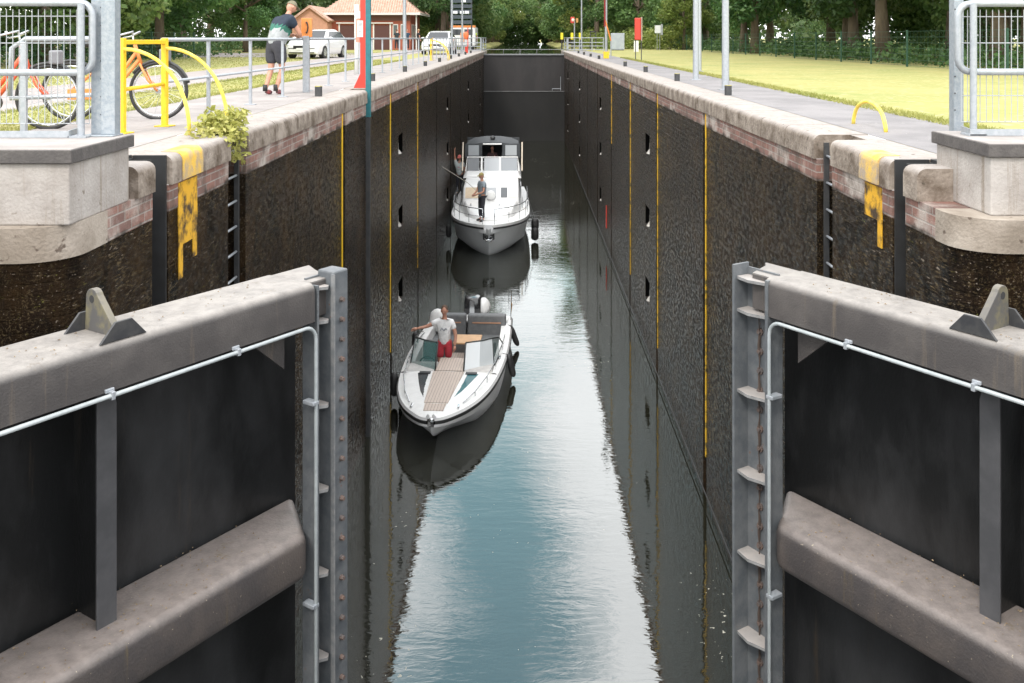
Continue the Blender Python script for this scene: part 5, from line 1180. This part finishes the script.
# crew
grey_tee = fab('slate', (.26, .31, .35)); khaki_cap = fab('khaki', (0, 0, 0))
hold = dict(haL=(-.10, .28, 1.02), elL=(-.24, .06, 1.12), haR=(.12, .28, 1.0), elR=(.24, .06, 1.12))
pc, Jc = person('crew in slate shirt and tan cap standing on the cruiser foredeck, side on', to_world(B2, (-.26, .95, Z2(.95))), R(120), hold, grey_tee, fab('dark_trousers', (0, 0, 0)), False, None, fab('tan', (.30, .25, .10)))
reach = dict(shL=(-.19, 0, 1.43), elL=(-.22, .06, 1.72), haL=(-.16, .10, 1.98), haR=(.2, .25, 1.0))
pd, _ = person('crew member in pink cap with one arm raised on the cruiser side deck', to_world(B2, (-1.46, 8.2, Z2(8.2)-.0)), R(165), dict(shR=(.19, 0, 1.43), elR=(.22, .05, 1.72), haR=(.20, .10, 1.98)), fab('mint', (.55, .60, .60)), fab('dark_trousers', (0, 0, 0)), False, None, fab('pink_cap', (.60, .16, .14)))
MB().add(*skin_mesh([(0, 0, 1.22), (0, 0, 1.29)], [(0, 1)], [.157, .158])).build('shirt_band', fab('pink', (.62, .06, .14)), pd, smooth=True)
pe, _ = person('helmsman in dark top behind the open canopy window of the cruiser', to_world(B2, (-.02, 8.5, 1.42)), R(180), dict(haL=(-.15, .35, 1.1), haR=(.15, .35, 1.1), elL=(-.25, .12, 1.15), elR=(.25, .12, 1.15)), fab('brown_top', (.12, .07, .07)), fab('dark_trousers', (0, 0, 0)), False, mat('hair_brown', (0, 0, 0)))
MB().tube([to_world(B2, (-.35, 1.1, 2.3)), Vector((-2.3, 36, 2.75)), Vector((-3.12, 36.6, 3.2))], .012, 5)
o = MB().tube([to_world(B2, (-.40, 1.05, 2.32)), Vector((-2.1, 35.8, 2.6)), Vector((-3.13, 36.6, 3.1))], .011, 5).build('mooring_line', mat('rope', (.4, .38, .33), rough=.9)); tag(o, 'thin mooring line from the foredeck crew to the left wall', 'rope')

# ------------------------------------------------------------------ vegetation
rng = np.random.default_rng(21)
def leaf_mesh(name, centres, radii, n, size, mat_, droop=.0, squash=.8):
    """n small bent leaf faces scattered through the clumps"""
    w_ = np.array(radii)**2; w_ = w_/w_.sum(); idx = rng.choice(len(centres), n, p=w_); C = np.array(centres)[idx]; Rr = np.array(radii)[idx]
    d = rng.normal(size=(n, 3)); d /= np.linalg.norm(d, axis=1)[:, None]; r = Rr*(rng.uniform(.25, 1, n)**.45); P0 = C + d*r[:, None]*np.array([1, 1, squash])
    nn = d*.6 + rng.normal(size=(n, 3))*.6 + np.array([0, 0, .5]); nn /= np.linalg.norm(nn, axis=1)[:, None]
    t_ = np.cross(nn, rng.normal(size=(n, 3))); t_ /= np.linalg.norm(t_, axis=1)[:, None]; b_ = np.cross(nn, t_); s = size*rng.uniform(.6, 1.4, n)[:, None]
    v = np.stack([P0-t_*s, P0-b_*s*.55+nn*s*.15, P0+t_*s, P0+b_*s*.55+nn*s*.15], 1).reshape(-1, 3)
    me_ = bpy.data.meshes.new(name); me_.vertices.add(4*n); me_.vertices.foreach_set('co', v.ravel()); me_.loops.add(4*n); me_.loops.foreach_set('vertex_index', np.arange(4*n)); me_.polygons.add(n); me_.polygons.foreach_set('loop_start', np.arange(n)*4); me_.update(); me_.validate(); me_.materials.append(mat_); return me_
def tree_proto(seed, h, cr, base, nleaf, size, m_, tr=.28, lean=0, bark_m=bark):
    rd = random.Random(seed)
    t = empty('broadleaf_tree', (0, 0, 0), 'x', 'tree')
    top = Vector((lean*h, 0, h*.8)); pts = [Vector((lean*h*.8*(k/6)+rd.uniform(-.12, .12)*k/3, rd.uniform(-.12, .12)*k/3, h*.8*k/6)) for k in range(7)]
    mb = MB().tube(pts, [tr*1.35]+[tr*(1-.12*k) for k in range(1, 7)], 10)
    cen, rad = [], []
    nl = 9
    for i in range(nl):
        a = 2*PI*i/nl+rd.uniform(-.3, .3); f = rd.uniform(.30, .85); p0 = pts[0].lerp(pts[-1], f); L_ = cr*rd.uniform(.55, 1.0)*(1.15-.5*f)
        q = p0+Vector((math.cos(a)*L_*.55, math.sin(a)*L_*.55, L_*.35)); e = p0+Vector((math.cos(a)*L_, math.sin(a)*L_, L_*.45)); mb.tube([p0, q, e], [tr*.45, tr*.28, tr*.1], 6)
    for i in range(34):
        a = rd.uniform(0, 2*PI); zf = rd.random(); z = base+(h-base)*zf; rr = cr*math.sqrt(max(.05, 1-(2*abs(zf-.42)/1.25)**2))*rd.uniform(.35, 1.0)
        cen.append((lean*z+rr*math.cos(a), rr*math.sin(a), z)); rad.append(cr*rd.uniform(.20, .38))
    mb.build('trunk', bark_m, t, smooth=True)
    c = bpy.data.objects.new('crown', leaf_mesh('crown', cen, rad, nleaf, size, m_)); col.objects.link(c); c.parent = t
    return t
protos = [tree_proto(1, 15, 4.6, 1.9, 15000, .17, leaf_green, .30), tree_proto(2, 17, 5.2, 3.0, 16000, .18, leaf_dark, .27), tree_proto(3, 13, 4.2, 1.2, 14000, .15, leaf_light, .22), tree_proto(4, 18, 5.5, 4.2, 15000, .19, leaf_dark, .30, .05), tree_proto(5, 14, 4.8, 1.6, 15000, .17, leaf_green, .26, -.04)]
used = set()
def tree(k, x, y, z, sc_=1, rz=None, label='', group=''):
    src = protos[k]; o = src if k not in used else copy_tree(src); used.add(k)
    put(o, (x, y, z), rz if rz is not None else random.uniform(0, 6.28), label, group, (sc_, sc_, sc_)); return o
# right wood behind the fence
ri = [(3, 16.3, 43.5, 1.0), (1, 17.5, 51, 1.0), (0, 21, 47, 1.05), (1, 15.4, 64, 1.0), (0, 16.5, 72, .9), (1, 19.5, 58, 1.0), (3, 20, 38, .9), (1, 16.8, 34, .95), (4, 23, 66, 1.1), (2, 14.0, 84, .6), (0, 11.5, 97, .8), (4, 17, 90, 1.1), (1, 21, 82, 1.1), (1, 26, 52, 1.15), (3, 27, 42, 1.2), (0, 18.5, 28, .9), (1, 24, 75, 1.2), (3, 30, 62, 1.2), (1, 13.2, 106, 1.0), (3, 23, 100, 1.2)]
for i, (k, x, y, s_) in enumerate(sorted(ri, key=lambda q: q[2])):
    tree(k, x, y, G, s_, label=f'broad green tree behind the right fence, {ORD[i]} counting away from the gates', group='trees behind the right fence')
le = [(1, -19.5, 24, .95), (0, -21, 31, 1), (4, -18.6, 37.5, .9), (1, -22, 44, 1.1), (3, -27, 36, 1.1), (0, -19, 50, .85), (1, -25.5, 56, 1.1), (0, -23.5, 66, .95), (4, -28, 76, 1.1), (1, -22, 96, 1.2), (3, -14.5, 98, 1.15), (1, -7.8, 99, 1.0), (0, -10.5, 110, 1.1), (3, -31, 48, 1.2), (1, -30, 64, 1.25), (3, -7.5, 88, .9), (0, -20.3, 70, .62), (1, -27, 88, 1.1), (0, -34, 104, 1.3), (4, -30, 72, 1.1)]
for i, (k, x, y, s_) in enumerate(sorted(le, key=lambda q: q[2])):
    tree(k, x, y, G, s_, label=f'leafy tree on the left bank, {ORD[i]} counting away from the gates', group='trees on the left bank')
rd = random.Random(9)
kinds = [0, 2, 4, 1, 0, 2, 0, 4, 1, 0, 2, 4]
for s, sd_ in ((-1, 'left'), (1, 'right')):
    for i in range(13):
        y = 100+i*13+rd.uniform(-3, 3)+(6 if s > 0 else 0); tree(kinds[(i*2+(3 if s > 0 else 0)) % 12], s*(8.8+rd.uniform(-.8, 1.8)-.10*i), y, G, rd.uniform(.95, 1.25)+.02*i,
             label=f'tree overhanging the canal beyond the upper gate, {sd_} bank, {ORD[i]} along', group='trees along the canal')
for i, x in enumerate((-16, -8, 0, 8, 16)):
    tree([1, 2, 0, 2, 1][i], x, 292+rd.uniform(-6, 6), G-.4, 1.6, label=f'distant tree closing the end of the canal, {["leftmost", "second from left", "middle", "second from right", "rightmost"][i]}', group='trees at the canal end')
# undergrowth and hedges as one mass each
def mass(name, boxes, n, size, m_, label):
    cen, rad = [], []
    for x0, x1, y0, y1, h, r in boxes:
        m = int((abs(x1-x0)+1)*(abs(y1-y0)+1)/(r*r)*.9)+3
        for _ in range(m): cen.append((rng.uniform(x0, x1), rng.uniform(y0, y1), G+rng.uniform(.05, h))); rad.append(r*rng.uniform(.6, 1.2))
    o = bpy.data.objects.new(name, leaf_mesh(name, cen, rad, n, size, m_)); col.objects.link(o); tag(o, label, 'undergrowth', kind='stuff')
mass('undergrowth', [(15.2, 19, 20, 110, .6, .6), (26, 30, 20, 100, 4, 1.8), (-20, -17.8, 18, 60, .8, .7), (-28, -24, 60, 100, 1.6, 1.2)], 42000, .11, leaf_dark, 'dark low undergrowth beyond the mesh fences')
mass('bright_scrub', [(9.5, 14.5, 84, 94, 1.6, .9), (6.8, 9.5, 88, 130, 1.4, .9), (-9.5, -6.8, 92, 140, 1.3, .9)], 22000, .13, leaf_light, 'bright light green scrub at the far end by the canal')
mass('far_wood', [(-12, 12, 268, 272, 6, 2.2), (-46, -38, 20, 120, 11, 3), (-38, -26, 104, 112, 10, 3), (33, 39, 20, 130, 11, 3), (-36, -14, 120, 260, 11, 4), (14, 36, 120, 260, 11, 4), (-40, 40, 300, 315, 15, 5)], 130000, .5, leaf_dark, 'far dark wood reading as one mass behind the lock')
cen = [(rng.uniform(-17, 17), rng.uniform(262, 267), G+rng.uniform(-.5, 17)) for _ in range(160)]
o = bpy.data.objects.new('canal_end_wood', leaf_mesh('canal_end_wood', cen, [2.6]*160, 26000, .42, leaf_green)); col.objects.link(o); tag(o, 'hazy green wood closing the far end of the canal', 'wood', kind='stuff')
# leafy plant in the ladder recess
cen = [(-3.30+rng.normal()*.12, 10.52+rng.normal()*.22, G+.02+abs(rng.normal())*.11-.06) for _ in range(30)] + [(-3.10, 10.45, G-.2), (-3.12, 10.5, G-.1), (-3.15, 10.6, G-.28), (-3.5, 11.5, G+.10), (-3.45, 11.2, G+.13), (-3.6, 11.8, G+.12), (-3.1, 10.3, G+.0)]
t = empty('leafy_plant', (-3.5, 10.5, G), 'pale yellow-green leafy plant growing out of the left ladder recess', 'plant')
o = bpy.data.objects.new('foliage', leaf_mesh('foliage', [(c[0]+3.5, c[1]-10.5, c[2]-G) for c in cen], [.12]*len(cen), 1300, .036, leaf_lemon)); col.objects.link(o); o.parent = t
mb = MB()
for c in cen: mb.tube([(.1, 0, -.35), ((c[0]+3.5)*.5, (c[1]-10.5)*.5, max(-.3, (c[2]-G)*.5)), (c[0]+3.5, c[1]-10.5, c[2]-G)], [.008, .006, .003], 5)
mb.build('stems', mat('stem', (.16, .17, .05), rough=.8), t)
